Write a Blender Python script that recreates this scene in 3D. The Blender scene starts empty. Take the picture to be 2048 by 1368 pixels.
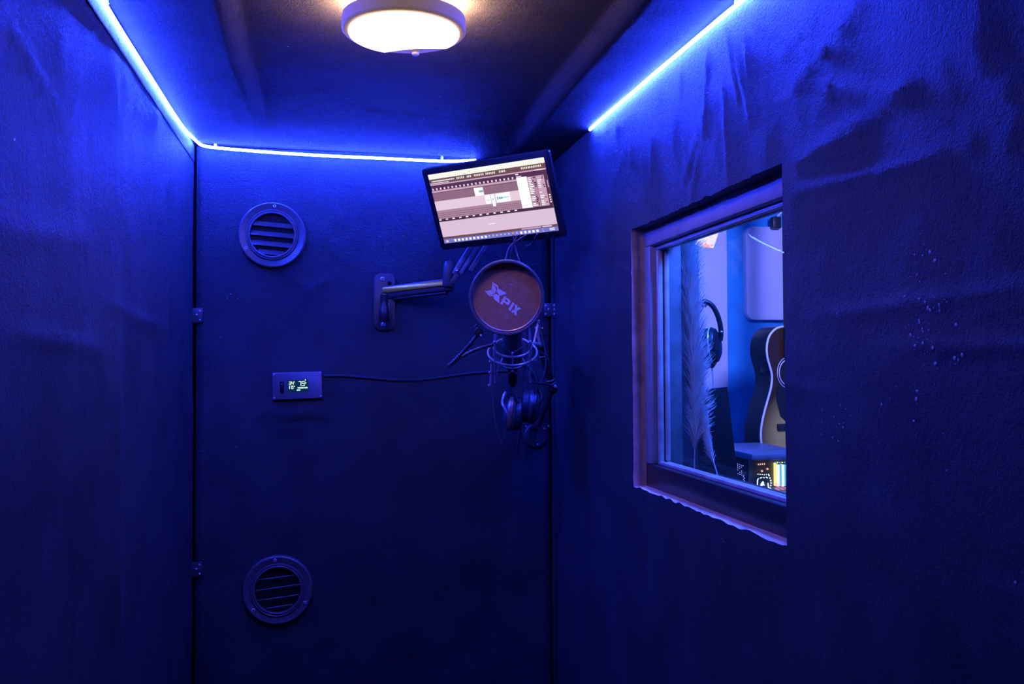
import bpy, bmesh, math, random
from mathutils import Vector, Matrix, noise
C = bpy.context.scene
col = C.collection
PI = math.pi
rnd = random.Random(7)
V = Vector

# ---------------------------------------------------------------- camera, world, light, exposure
EYE = 1.45
FPX, YAW, PITCH, ROLL = 1789.7, 0.2036, 0.0241, -0.0048
fw = V((math.sin(YAW)*math.cos(PITCH), math.cos(YAW)*math.cos(PITCH), math.sin(PITCH)))
rt = V((math.cos(YAW), -math.sin(YAW), 0)); up = rt.cross(fw)
rt, up = rt*math.cos(ROLL)+up*math.sin(ROLL), up*math.cos(ROLL)-rt*math.sin(ROLL)
CAM = V((0, 0, EYE))
cd = bpy.data.cameras.new('camera'); cam = bpy.data.objects.new('camera', cd); col.objects.link(cam)
cd.sensor_width = 36; cd.lens = FPX/2048*36; cd.clip_start = 0.02
cam.matrix_world = Matrix(((rt.x, up.x, -fw.x, 0), (rt.y, up.y, -fw.y, 0), (rt.z, up.z, -fw.z, EYE), (0, 0, 0, 1)))
C.camera = cam

w = bpy.data.worlds.new('world'); C.world = w; w.use_nodes = True
w.node_tree.nodes['Background'].inputs[0].default_value = (0.01, 0.03, 0.2, 1)
w.node_tree.nodes['Background'].inputs[1].default_value = 0.01
C.view_settings.view_transform = 'Standard'; C.view_settings.look = 'None'
C.view_settings.exposure = 0.0; C.view_settings.gamma = 1.0
C.cycles.use_denoising = True
C.cycles.max_bounces = 8; C.cycles.transparent_max_bounces = 12
C.cycles.sample_clamp_indirect = 6

LED = (10.5, 25.0, 680.0)          # light of the blue strips (the sensor clips it to white)
LAMP = (13.0, 7.6, 4.4)         # light of the ceiling lamp's diffuser

def area(name, loc, target, size, power, color):
    l = bpy.data.lights.new(name, 'AREA'); l.energy = power; l.color = color; l.shape = 'DISK'; l.size = size
    o = bpy.data.objects.new(name, l); col.objects.link(o); o.location = loc
    o.rotation_euler = (V(target)-V(loc)).to_track_quat('-Z', 'Y').to_euler(); return o
# unseen light assumed for the control room; second one added to brighten the grass
area('studio_light', (1.75, 2.3, 2.30), (1.5, 4.2, 1.3),   .35, 56, (0.24, 0.27, 1))
area('grass_fill_light', (.98, 1.25, 2.15), (.72, 1.5, 1.4), .25, 40, (0.03, 0.12, 1))

# ---------------------------------------------------------------- helpers
def ray(x, y): return fw + rt*((x-1024)/FPX) - up*((y-684)/FPX)
def on_x(x, y, X): a = ray(x, y); return CAM + a*(X/a.x)
def on_y(x, y, Y): a = ray(x, y); return CAM + a*(Y/a.y)
def on_z(x, y, Z): a = ray(x, y); return CAM + a*((Z-EYE)/a.z)
def at(x, y, d): return CAM + ray(x, y)*d          # a point at depth d
def lin(c): c /= 255; return c/12.92 if c <= .04045 else ((c+.055)/1.055)**2.4
def rgb(r, g, b): return (lin(r), lin(g), lin(b))

MATS = {}
def mat(name, base=(.05,)*3, rough=.5, metal=0, spec=.5, noise_s=0, var=.25, bump=0, bump_s=200, emit=None, strength=1, coat=0, stretch=(1, 1, 1)):
    if name in MATS: return MATS[name]
    m = bpy.data.materials.new(name); m.use_nodes = True; nt = m.node_tree; b = nt.nodes['Principled BSDF']
    b.inputs['Base Color'].default_value = (*base, 1); b.inputs['Roughness'].default_value = rough
    b.inputs['Metallic'].default_value = metal; b.inputs['Specular IOR Level'].default_value = spec
    b.inputs['Coat Weight'].default_value = coat
    if emit:
        b.inputs['Emission Color'].default_value = (*[e/max(emit) for e in emit], 1); b.inputs['Emission Strength'].default_value = max(emit)*strength
    tc = nt.nodes.new('ShaderNodeTexCoord'); mp = nt.nodes.new('ShaderNodeMapping'); mp.inputs['Scale'].default_value = stretch
    nt.links.new(tc.outputs['Object'], mp.inputs[0])
    if noise_s:
        n = nt.nodes.new('ShaderNodeTexNoise'); n.inputs['Scale'].default_value = noise_s; n.inputs['Detail'].default_value = 6
        r = nt.nodes.new('ShaderNodeValToRGB')
        r.color_ramp.elements[0].color = (*[c*(1-var) for c in base], 1); r.color_ramp.elements[1].color = (*[min(1, c*(1+var)) for c in base], 1)
        r.color_ramp.elements[0].position = .3; r.color_ramp.elements[1].position = .7
        nt.links.new(mp.outputs[0], n.inputs[0]); nt.links.new(n.outputs[0], r.inputs[0]); nt.links.new(r.outputs[0], b.inputs['Base Color'])
    if bump:
        n = nt.nodes.new('ShaderNodeTexNoise'); n.inputs['Scale'].default_value = bump_s; n.inputs['Detail'].default_value = 5
        bp = nt.nodes.new('ShaderNodeBump'); bp.inputs['Strength'].default_value = bump; bp.inputs['Distance'].default_value = .002
        nt.links.new(mp.outputs[0], n.inputs[0]); nt.links.new(n.outputs[0], bp.inputs['Height']); nt.links.new(bp.outputs[0], b.inputs['Normal'])
    MATS[name] = m; return m

def paint(name, base, stretch, spec=.35, rough=.52):
    """dark painted fabric skin: fine grain plus drawn creases in the bump"""
    m = bpy.data.materials.new(name); m.use_nodes = True; nt = m.node_tree; b = nt.nodes['Principled BSDF']; L = nt.links.new
    b.inputs['Roughness'].default_value = rough; b.inputs['Specular IOR Level'].default_value = spec
    tc = nt.nodes.new('ShaderNodeTexCoord')
    def nz(s, det, sc, ro=.6):
        mp = nt.nodes.new('ShaderNodeMapping'); mp.inputs['Scale'].default_value = sc
        n = nt.nodes.new('ShaderNodeTexNoise'); n.inputs['Scale'].default_value = s; n.inputs['Detail'].default_value = det; n.inputs['Roughness'].default_value = ro
        L(tc.outputs['Object'], mp.inputs[0]); L(mp.outputs[0], n.inputs[0]); return n.outputs[0]
    def bump(h, st, dist, prev=None):
        bp = nt.nodes.new('ShaderNodeBump'); bp.inputs['Strength'].default_value = st; bp.inputs['Distance'].default_value = dist
        L(h, bp.inputs['Height'])
        if prev: L(prev, bp.inputs['Normal'])
        return bp.outputs[0]
    sp_ = nt.nodes.new('ShaderNodeSeparateXYZ'); mr = nt.nodes.new('ShaderNodeMapRange'); L(tc.outputs['Object'], sp_.inputs[0]); L(sp_.outputs[2], mr.inputs[0])
    for k_, v_ in ((1, EYE), (2, EYE+.42), (3, .45), (4, 1.7)): mr.inputs[k_].default_value = v_
    def rough_up(n):                       # the paint is stippled more thickly towards the top edge
        n.node.inputs['Strength'].default_value = 1; mu = nt.nodes.new('ShaderNodeMath'); mu.operation = 'MULTIPLY'; mu.use_clamp = True
        mu.inputs[1].default_value = .55; L(mr.outputs[0], mu.inputs[0]); L(mu.outputs[0], n.node.inputs['Strength']); return n
    n1 = bump(nz(11, 7, stretch, .6), .5, .010)
    n2 = bump(nz(130, 6, (1, 1, 1), .7), .8, .0075, n1); rough_up(n2)
    n3 = bump(nz(380, 3, (1, 1, 1), .7), .7, .0048, n2); rough_up(n3)
    L(n3, b.inputs['Normal'])
    r = nt.nodes.new('ShaderNodeValToRGB'); r.color_ramp.elements[0].position = .3; r.color_ramp.elements[1].position = .72
    r.color_ramp.elements[0].color = (*[c*.72 for c in base], 1); r.color_ramp.elements[1].color = (*[c*1.3 for c in base], 1)
    L(nz(9, 8, (1, 1, 1)), r.inputs[0]); L(r.outputs[0], b.inputs['Base Color'])
    return m
def glass(name):
    m = bpy.data.materials.new(name); m.use_nodes = True; nt = m.node_tree; nt.nodes.clear(); L = nt.links.new
    o = nt.nodes.new('ShaderNodeOutputMaterial'); mx = nt.nodes.new('ShaderNodeMixShader'); t = nt.nodes.new('ShaderNodeBsdfTransparent')
    g = nt.nodes.new('ShaderNodeBsdfGlossy'); g.inputs['Roughness'].default_value = .02; lw = nt.nodes.new('ShaderNodeLayerWeight'); lw.inputs[0].default_value = .5
    pw = nt.nodes.new('ShaderNodeMath'); pw.operation = 'POWER'; pw.inputs[1].default_value = 5; L(lw.outputs['Facing'], pw.inputs[0])
    f = nt.nodes.new('ShaderNodeMath'); f.operation = 'MULTIPLY_ADD'; f.inputs[1].default_value = .10; f.inputs[2].default_value = .02; L(pw.outputs[0], f.inputs[0])
    t.inputs[0].default_value = (.96, .97, .98, 1)
    L(f.outputs[0], mx.inputs[0]); L(t.outputs[0], mx.inputs[1]); L(g.outputs[0], mx.inputs[2]); L(mx.outputs[0], o.inputs[0]); return m
def mesh_cloth(name, base, alpha):
    m = mat(name, base, .6, spec=.3, bump=.6, bump_s=900); m.node_tree.nodes['Principled BSDF'].inputs['Alpha'].default_value = alpha; return m

MW = {}
def wm(o): return MW[o.name] if o else Matrix.Identity(4)
class MB:
    def __init__(s): s.v = []; s.f = []; s.m = []; s.k = 0
    def add(s, vs, fs):
        b = len(s.v); s.v += [V(q) for q in vs]; s.f += [[b+i for i in f] for f in fs]; s.m += [s.k]*len(fs); return s
    def tube(s, pts, r, n=10, closed=False, flat=None):
        pts = [V(q) for q in pts]; N = len(pts); rs = r if isinstance(r, (list, tuple)) else [r]*N
        tg = []
        for i in range(N):
            a = pts[(i-1) % N] if (closed or i > 0) else pts[0]; b = pts[(i+1) % N] if (closed or i < N-1) else pts[-1]
            d = b-a; tg.append(d.normalized() if d.length > 1e-9 else V((0, 0, 1)))
        nn = tg[0].orthogonal().normalized() if flat is None else (V(flat)-tg[0]*V(flat).dot(tg[0])).normalized()
        vs = []
        for i in range(N):
            nn = (nn - tg[i]*nn.dot(tg[i])); nn = nn.normalized() if nn.length > 1e-6 else tg[i].orthogonal().normalized()
            bn = tg[i].cross(nn)
            vs += [pts[i]+(nn*math.cos(2*PI*k/n)+bn*math.sin(2*PI*k/n))*rs[i] for k in range(n)]
        fs = [[i*n+k, i*n+(k+1) % n, ((i+1) % N)*n+(k+1) % n, ((i+1) % N)*n+k] for i in range(N if closed else N-1) for k in range(n)]
        if not closed: fs += [list(range(n-1, -1, -1)), [(N-1)*n+k for k in range(n)]]
        return s.add(vs, fs)
    def lathe(s, prof, o=(0, 0, 0), ax=(0, 0, 1), n=32, a0=0, a1=2*PI, sx=1):
        ax = V(ax).normalized(); o = V(o); e = ax.orthogonal().normalized()
        if abs(ax.z) < .99: e = (V((0, 0, 1))-ax*ax.z).normalized()
        g = ax.cross(e); full = abs(a1-a0-2*PI) < 1e-6; P = len(prof); na = n if full else n+1
        vs = []
        for i in range(na):
            a = a0+(a1-a0)*i/n
            vs += [o+ax*t+(e*math.cos(a)+g*math.sin(a)*sx)*max(r, 1e-5) for r, t in prof]
        fs = [[i*P+j, ((i+1) % na)*P+j, ((i+1) % na)*P+j+1, i*P+j+1] for i in range(n) for j in range(P-1)]
        return s.add(vs, fs)
    def ring(s, o, ax, R, r, n=48, m=10):
        ax = V(ax).normalized(); e = ax.orthogonal().normalized(); g = ax.cross(e)
        return s.tube([V(o)+(e*math.cos(2*PI*i/n)+g*math.sin(2*PI*i/n))*R for i in range(n)], r, m, closed=True)
    def box(s, c, size, M=None, bev=0, seg=2):
        bm = bmesh.new(); bmesh.ops.create_cube(bm, size=1); bmesh.ops.scale(bm, vec=size, verts=bm.verts)
        if bev: bmesh.ops.bevel(bm, geom=bm.edges[:], offset=bev, segments=seg, profile=.5, affect='EDGES')
        T = Matrix.Translation(V(c)) @ (M.to_4x4() if M else Matrix.Identity(4))
        bm.verts.index_update(); s.add([T @ v.co for v in bm.verts], [[v.index for v in f.verts] for f in bm.faces]); bm.free(); return s
    def prism(s, poly, o, ex, ey, h, top=1.0, bev=0):
        """polygon in the (ex, ey) plane raised by h along ex x ey; a bevel insets the raised rim"""
        o, ex, ey = V(o), V(ex).normalized(), V(ey).normalized(); ez = ex.cross(ey); n = len(poly)
        cx = sum(p[0] for p in poly)/n; cy = sum(p[1] for p in poly)/n
        def lay(k, z): return [o+ex*(cx+(p[0]-cx)*k)+ey*(cy+(p[1]-cy)*k)+ez*z for p in poly]
        L = [lay(1, 0)]
        if bev: 
            ext = max(max(abs(p[0]-cx), abs(p[1]-cy)) for p in poly); L += [lay(1, h-bev*(1 if h > 0 else -1)), lay(1-bev*.35/ext, h-bev*.3), lay(1-bev/ext, h)]
        else: L += [lay(top, h)]
        vs = sum(L, []); fs = [list(range(n-1, -1, -1)), [(len(L)-1)*n+i for i in range(n)]]
        fs += [[l*n+i, l*n+(i+1) % n, (l+1)*n+(i+1) % n, (l+1)*n+i] for l in range(len(L)-1) for i in range(n)]
        return s.add(vs, fs)
    def poly(s, pts): return s.add(pts, [list(range(len(pts)))])
    def ball(s, c, r, n=12, sc=(1, 1, 1)):
        bm = bmesh.new(); bmesh.ops.create_uvsphere(bm, u_segments=n, v_segments=max(6, n//2+2), radius=r)
        bm.verts.index_update(); s.add([V(c)+V((v.co.x*sc[0], v.co.y*sc[1], v.co.z*sc[2])) for v in bm.verts], [[v.index for v in f.verts] for f in bm.faces]); bm.free(); return s
    def build(s, name, m, parent=None, local=False, angle=35, smooth=True, label=None):
        me = bpy.data.meshes.new(name); inv = wm(parent).inverted()
        me.from_pydata([v if local else inv @ v for v in s.v], [], s.f)
        for mm in (m if isinstance(m, (list, tuple)) else [m]): me.materials.append(mm)
        me.polygons.foreach_set('material_index', s.m)
        bm = bmesh.new(); bm.from_mesh(me); bmesh.ops.recalc_face_normals(bm, faces=bm.faces); bm.to_mesh(me); bm.free()
        if smooth:
            me.polygons.foreach_set('use_smooth', [True]*len(me.polygons)); me.set_sharp_from_angle(angle=math.radians(angle))
        o = bpy.data.objects.new(name, me); col.objects.link(o)
        if parent: o.parent = parent
        if label: o['label'] = label
        MW[o.name] = wm(parent).copy(); me.update(); return o
def thing(name, label, cat, loc=(0, 0, 0), M=None, group=None):
    o = bpy.data.objects.new(name, None); col.objects.link(o); o.empty_display_size = .02
    T = Matrix.Translation(V(loc)) @ (M.to_4x4() if M else Matrix.Identity(4)); o.matrix_world = T; MW[o.name] = T
    return tag(o, label, cat, group)
def tag(o, label, cat, group=None, kind=None):
    o['label'] = label; o['category'] = cat
    if group: o['group'] = group
    if kind: o['kind'] = kind
    return o
def struct(o): o['kind'] = 'structure'; return o
def dup(root, label, M):
    r = root.copy(); col.objects.link(r); r.matrix_world = M; r['label'] = label
    for ch in root.children:
        c = ch.copy(); col.objects.link(c); c.parent = r
        for g in ch.children: d = g.copy(); col.objects.link(d); d.parent = c
    return r
def smooth_path(pts, k=6):
    pts = [V(q) for q in pts]; out = []
    for i in range(len(pts)-1):
        a, b, c, d = pts[max(i-1, 0)], pts[i], pts[i+1], pts[min(i+2, len(pts)-1)]
        for j in range(k):
            t = j/k; out.append(.5*((2*b)+(c-a)*t+(2*a-5*b+4*c-d)*t*t+(3*b-a-3*c+d)*t**3))
    return out+[pts[-1]]
def rrect(w, h, r, n=5):
    return [(sx*(w/2-r)+r*math.cos(a0+PI/2*i/n), sy*(h/2-r)+r*math.sin(a0+PI/2*i/n)) for sx, sy, a0 in ((1, 1, 0), (-1, 1, PI/2), (-1, -1, PI), (1, -1, 1.5*PI)) for i in range(n+1)]
def frame3(n, upv=(0, 0, 1)):
    """rotation whose -Y looks along n"""
    y = -V(n).normalized(); x = y.cross(V(upv)).normalized(); z = x.cross(y)
    return Matrix((x, y, z)).transposed()

# ---------------------------------------------------------------- materials
BASE = (.040, .055, .068)
m_wall = paint('black painted fabric wall', BASE, (1, 1, .7))
m_ceil = paint('black painted fabric ceiling', (.055, .051, .049), (.35, 1, 1), .10, .72)
m_door = paint('black painted door skin', (.031, .045, .056), (1, 1, .6))
m_floor = mat('dark floor', (.03, .03, .03), .6, noise_s=20)
m_blk = mat('black plastic', (.022, .022, .024), .38, bump=.15, bump_s=500)
m_gloss = mat('gloss black', (.016, .016, .018), .22)
m_metal = mat('black powder coat', (.06, .06, .065), .42, spec=.6, bump=.12, bump_s=700)
m_steel = mat('steel', (.85, .74, .68), .26, metal=.35, noise_s=60, var=.1)
m_screw = mat('bright screw', (.85, .80, .78), .25, metal=.5, noise_s=80, var=.08)
m_led = mat('lit silicone strip', (.8, .8, .8), .5, emit=LED)
m_clip = mat('clear clip', (.5, .5, .55), .3)
m_wood = mat('raw cut wood', (.70, .48, .38), .7, noise_s=30, var=.35, bump=.4, bump_s=120, stretch=(1, .25, 1))
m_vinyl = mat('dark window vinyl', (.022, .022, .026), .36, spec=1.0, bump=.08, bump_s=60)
m_glass = glass('window glass')
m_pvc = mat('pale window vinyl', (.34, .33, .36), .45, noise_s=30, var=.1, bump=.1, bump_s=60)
m_dark = mat('dark gap', (.006, .006, .007), .8, noise_s=10)

# ---------------------------------------------------------------- room shell
XL, XR, YB, ZC, YF = -.294, .538, 2.1, EYE+.492, -.55
def fbm(x, y, s, seed, o=5): return noise.fractal(V((x*s+seed, y*s-seed, seed*.7)), 1.0, 2.1, o)
def ridge(d, w): return math.exp(-(d/w)**2)
def seg_d(px, py, a, b):
    ax, ay, bx, by = *a, *b; t = max(0, min(1, ((px-ax)*(bx-ax)+(py-ay)*(by-ay))/((bx-ax)**2+(by-ay)**2)))
    return math.hypot(px-ax-t*(bx-ax), py-ay-t*(by-ay)), t
def creases(n, u0, u1, v0, v1, ang, spread, seed, length=(.05, .22)):
    q = random.Random(seed); out = []
    for i in range(n):
        u, v, a, l = q.uniform(u0, u1), q.uniform(v0, v1), ang+q.gauss(0, spread), q.uniform(*length)
        out.append(((u, v), (u+l*math.cos(a), v+l*math.sin(a)), q.uniform(.0007, .0024), q.uniform(.003, .009)))
    return out
def crease_h(u, v, cs):
    h = 0
    for a, b, am, wd in cs:
        if min(a[0], b[0])-.03 < u < max(a[0], b[0])+.03 and min(a[1], b[1])-.03 < v < max(a[1], b[1])+.03:
            d, t = seg_d(u, v, a, b); h += am*ridge(d, wd)*math.sin(PI*min(1, max(0, t*.98+.01)))**.6
    return h
def lsp(a, b, step): n = max(1, round((b-a)/step)); return [a+(b-a)*i/n for i in range(n+1)]
def sheet(us, vs, fn, hole=None):
    """grid of points fn(u, v); hole(u, v) leaves a cell out"""
    mb = MB(); nv = len(vs)
    mb.v = [V(fn(u, v)) for u in us for v in vs]
    for i in range(len(us)-1):
        for j in range(nv-1):
            if hole and hole((us[i]+us[i+1])/2, (vs[j]+vs[j+1])/2): continue
            mb.f.append([i*nv+j, (i+1)*nv+j, (i+1)*nv+j+1, i*nv+j+1]); mb.m.append(0)
    return mb
def flecks(mb, spots, k):
    """little chips of bare pale foam showing through the paint (spots: centre, two in-plane directions, size)"""
    mb.k = k
    for c, e, g, s in spots:
        n = e.cross(g); a0 = rnd.uniform(0, PI); el = rnd.uniform(.5, .9)
        pts = [c+(e*math.cos(a0)+g*math.sin(a0))*math.cos(t)*s+(g*math.cos(a0)-e*math.sin(a0))*math.sin(t)*s*el for t in [i*PI/3+rnd.uniform(-.2, .2) for i in range(6)]]
        b = len(mb.v); mb.add(pts+[c+n*s*.5], [[i, (i+1) % 6, 6] for i in range(6)])
    mb.k = 0
m_fleck = mat('bare pale chip', (.75, .7, .72), .35, noise_s=40)

cl = creases(46, .7, 2.1, .9, 1.95, .75, .5, 3)+[((.95, EYE+.035), (1.30, EYE+.02), .004, .009), ((1.30, EYE+.085), (1.75, EYE+.065), .0035, .006), ((.8, EYE+.12), (1.25, EYE+.16), .003, .02)]
def f_left(y, z):
    h = .0026*fbm(y, z*.5, 6, 2.3)+crease_h(y, z, cl)
    if z < EYE+.16: h += .009*ridge(y-1.36, .03)*min(1, (EYE+.16-z)/.25)
    t = max(0, 1.36-y); h -= .035*t
    h *= max(0, min(1, (EYE+.456-z)/.012))
    return (XL+h, y, z)
mb = sheet(lsp(YF, .7, .1)+lsp(.7, YB, .011)[1:], lsp(0, .7, .05)+lsp(.7, ZC+.02, .011)[1:], f_left)
fl = []
for x, y, s in ((66, 281, 1.6), (4, 625, 1.9), (205, 626, .7), (246, 632, .9), (183, 635, .8), (213, 705, 1), (225, 1055, .7), (347, 1048, .9), (256, 593, .6), (384, 972, 1.0), (233, 629, .5), (260, 640, .6)):
    q = on_x(x, y, XL+.004); q.x = f_left(q.y, q.z)[0]+.0003; fl.append((q, V((0, 1, 0)), V((0, 0, 1)), s*.0014))
flecks(mb, fl, 1)
struct(mb.build('wall_left', [m_wall, m_fleck], angle=80))

# right wall with the window opening
WY0, WY1, WZ0, WZ1 = .986, 1.534, EYE-.220, EYE+.240
cr = creases(40, .5, 2.0, .7, 1.9, 0, .35, 5)+creases(34, 1.0, 2.05, 1.45, 1.95, 1.45, .25, 8)+[((.70, EYE+.185), (.96, EYE+.20), .004, .008), ((.80, EYE+.24), (.95, EYE+.235), .003, .006), ((.55, EYE+.06), (.93, EYE+.05), .003, .007), ((.5, EYE+.01), (.8, EYE+.015), .003, .007)]
def f_right(y, z):
    h = .0020*fbm(y, z*.6, 6, 9.1)+.65*crease_h(y, z, cr)
    yy, zz = y, z
    j = .004*noise.noise(V((y*45, z*45, 3)))
    if abs(y-WY0) < 1e-6 or abs(y-WY1) < 1e-6: yy += j*.35
    if (abs(z-WZ0) < 1e-6 or abs(z-WZ1) < 1e-6): zz += j
    return (XR-h, yy, zz)
ys = lsp(YF, .45, .1)+lsp(.45, WY0, .011)[1:]+lsp(WY0, WY1, .006)[1:]+lsp(WY1, YB+.03, .011)[1:]
zs = lsp(0, .6, .05)+lsp(.6, WZ0, .011)[1:]+lsp(WZ0, WZ1, .006)[1:]+lsp(WZ1, ZC+.02, .011)[1:]
mb = sheet(ys, zs, f_right, lambda y, z: WY0 < y < WY1 and WZ0 < z < WZ1)
# raw reveal of the opening; its underside gets a dark colour standing for shadow
mb.k = 1; XF = .562
iy = [y for y in ys if WY0-1e-6 <= y <= WY1+1e-6]; iz = [z for z in zs if WZ0-1e-6 <= z <= WZ1+1e-6]
for run, key in ((iy, WZ0), (iy, WZ1)):
    mb.k = 1 if key == WZ0 else 0
    a = [V(f_right(y, key)) for y in run]; b = [V((XF+.004, p.y, key)) for p in a]; n = len(a)
    mid = [V((p.x+.006, p.y, p.z*.5+key*.5+.0012*noise.noise(V((p.y*90, 1, 2))))) for p in a]
    mb.add(a+mid+b, [[i, i+1, n+i+1, n+i] for i in range(n-1)]+[[n+i, n+i+1, 2*n+i+1, 2*n+i] for i in range(n-1)])
mb.k = 1
for run, key in ((iz, WY0), (iz, WY1)):
    a = [V(f_right(key, z)) for z in run]; b = [V((XF+.004, key, p.z)) for p in a]; n = len(a)
    mid = [V((XR+.011, key-.0015, p.z)) for p in a]; mid2 = [V((XR+.013, key+.001, p.z)) for p in a]
    L = a+mid+mid2+b; mb.add(L, [[k*n+i, k*n+i+1, (k+1)*n+i+1, (k+1)*n+i] for k in range(3) for i in range(n-1)])
mb.k = 0
fl = []
def fl_r(x, y, s):
    q = on_x(x, y, XR); q.x = f_right(q.y, q.z)[0]-.0004; fl.append((q, V((0, 0, 1)), V((0, 1, 0)), s*.0011))
for x, y, s in ((1861, 504, 2), (1847, 511, 1.5), (1871, 521, 2), (1836, 549, 1.3), (1841, 564, 1.2), (1812, 593, 2), (1843, 598, 1.7), (1855, 605, 1.5), (1858, 616, 2), (1862, 620, 2), (1881, 609, 1.5), (1880, 622, 1.5), (1869, 616, 1), (1839, 640, 1.5), (1840, 645, 1.4), (1845, 658, 1.7), (1846, 663, 1.3), (1858, 660, 1.1), (1822, 670, 2), (1848, 686, 1.7), (1855, 678, .9), (1833, 691, 1.6), (1869, 696, 2), (1913, 649, 2), (1871, 727, 2), (1926, 710, 2), (1910, 716, 1.9), (1917, 720, 1.4), (1834, 782, 1.8), (1832, 798, 2), (1827, 842, 1.4), (1886, 867, 1), (1763, 809, 1.5), (1681, 810, 1.2), (1692, 818, 1), (1669, 834, 1), (1702, 831, .9), (1646, 844, 1), (1646, 868, 1), (1643, 868, 1), (1680, 848, 1.1), (1688, 846, 1), (1674, 854, .9), (1687, 855, 1.2), (1667, 875, 1.2), (1678, 882, 1), (1646, 820, .8), (1676, 627, 1), (1893, 941, 1.3), (2031, 1165, 1.6), (1395, 1277, .8), (1441, 1163, 1), (1447, 1078, 1.2), (1449, 1083, 1), (1439, 1069, .8), (1322, 1045, .8), (1313, 1036, .9), (1214, 382, .9), (1424, 143, 1.2), (1192, 478, .8), (1497, 107, 1), (1420, 148, .7), (1213, 876, .8), (1243, 1160, .8), (1325, 1110, .7)): fl_r(x, y, s)
q = random.Random(4)
for i in range(60): fl_r(q.gauss(1850, 28), q.gauss(670, 80), q.uniform(.4, .8))
flecks(mb, fl, 2)
struct(mb.build('wall_right', [m_wall, m_wood, m_fleck], angle=80))

# ceiling: soffit along both sides, centre field raised a little
cc = creases(40, -.1, .5, 1.55, 2.08, 0, .22, 21, (.08, .35))+creases(10, -.1, .38, 1.0, 1.6, .1, .4, 22)+[((.295, 1.1), (.291, 1.50), .0030, .004), ((.10, 1.86), (.27, 1.76), .003, .003), ((.19, 1.9), (.31, 1.93), .003, .003)]
def step(t): t = max(0, min(1, t)); return t*t*(3-2*t)
def f_ceil(x, y):
    e = .006*noise.noise(V((y*3, 0, 5)))
    s = step((x+.150+e)/.03)*step((.425-e-x)/.03)*step((2.06-y)/.40)
    h = .022*s+.0010*fbm(x, y, 7, 4.4)-.15*crease_h(x, y, cc)
    return (x, y, EYE+.4965-.0095*(x-XL)/(XR-XL)+h)
mb = sheet(lsp(XL-.01, XR+.01, .008), lsp(YF, .95, .1)+lsp(.95, YB+.05, .011)[1:], f_ceil)
fl = []
for x, y, s in ((576, 114, 1.4), (464, 142, .8), (879, 208, .9), (848, 243, .8), (1052, 278, .9), (404, 230, .6), (390, 174, .7)):
    q = on_z(x, y, ZC+.006); q.z = f_ceil(q.x, q.y)[2]-.0004; fl.append((q, V((0, 1, 0)), V((1, 0, 0)), s*.0013))
for i in range(26):
    q = on_z(1103+i*2.6+rnd.uniform(-2, 2), 205+i*.35+rnd.uniform(-4, 4), ZC); q.z = f_ceil(q.x, q.y)[2]-.0003; fl.append((q, V((0, 1, 0)), V((1, 0, 0)), rnd.uniform(.3, .7)*.0013))
flecks(mb, fl, 1)
struct(mb.build('ceiling', [m_ceil, m_fleck], angle=80))
struct(MB().box((1.3, 1.9, -.02), (3.9, 5.2, .04)).build('floor', m_floor))
struct(MB().box(((XL+XR)/2, YF-.02, 1), (XR-XL+.1, .04, 2.1)).build('wall_front', m_wall))
struct(MB().box(((XL+XR)/2, YB+.075, 1), (XR-XL+.12, .03, 2.1)).build('wall_back', m_dark))
# jamb strip beside the door on the right and on the left
struct(MB().box((XR-.0035, YB+.03, 1), (.007, .07, 2.0), bev=.0015).build('trim_1', m_door))
struct(MB().box((XL-.004, YB+.03, 1), (.005, .07, 2.0)).build('trim_2', m_dark))

# crown board along the left wall, carrying the light strip
mb = MB(); prof = [(XL-.002, EYE+.4545), (XL+.0015, EYE+.4545), (XL+.0020, EYE+.457), (XL+.0018, EYE+.492), (XL-.002, EYE+.492)]
cy = lsp(YF, .9, .2)+lsp(.9, YB, .03)[1:]
mb.v = [V((x+.0004*noise.noise(V((y*9, x*50, 1))), y, z+.0010*noise.noise(V((y*14, z*30, 2))))) for y in cy for x, z in prof]
mb.f = [[i*5+k, i*5+(k+1) % 5, (i+1)*5+(k+1) % 5, (i+1)*5+k] for i in range(len(cy)-1) for k in range(5)]; mb.m = [0]*len(mb.f)
struct(mb.build('trim_3', m_wall, angle=40))

# ---------------------------------------------------------------- door: the whole back of the booth
cdr = creases(16, -.29, .5, 1.62, 1.93, .3, .9, 31, (.03, .14))+creases(8, -.14, -.02, EYE-.155, EYE-.085, .12, .3, 33, (.05, .10))+[((-.10, EYE-.105), (-.02, EYE-.10), .003, .004), ((-.10, EYE-.122), (0, EYE-.116), .003, .004), ((-.16, EYE-.13), (-.12, EYE-.09), .003, .006), ((.0, EYE+.20), (-.05, EYE+.16), .003, .006), ((-.01, EYE+.27), (.03, EYE+.36), .002, .008)]
def f_door(x, z):
    h = .0018*fbm(x, z, 6, 6.6)+crease_h(x, z, cdr)
    e = min(x-(XL+.006), XR-.012-x); h -= .006*ridge(e, .004)
    return (x, YB-h, z)
DX0, DX1 = XL+.006, XR-.012
mb = sheet(lsp(DX0, DX1, .0095), lsp(0, .6, .06)+lsp(.6, ZC, .0095)[1:], f_door)
for sx in (DX0, DX1):
    col_ = [V(f_door(sx, z)) for z in lsp(0, ZC, .3)]; n = len(col_)
    mb.add(col_+[V((sx, YB+.045, q.z)) for q in col_], [[i, i+1, n+i+1, n+i] for i in range(n-1)])
fl = []
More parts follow.
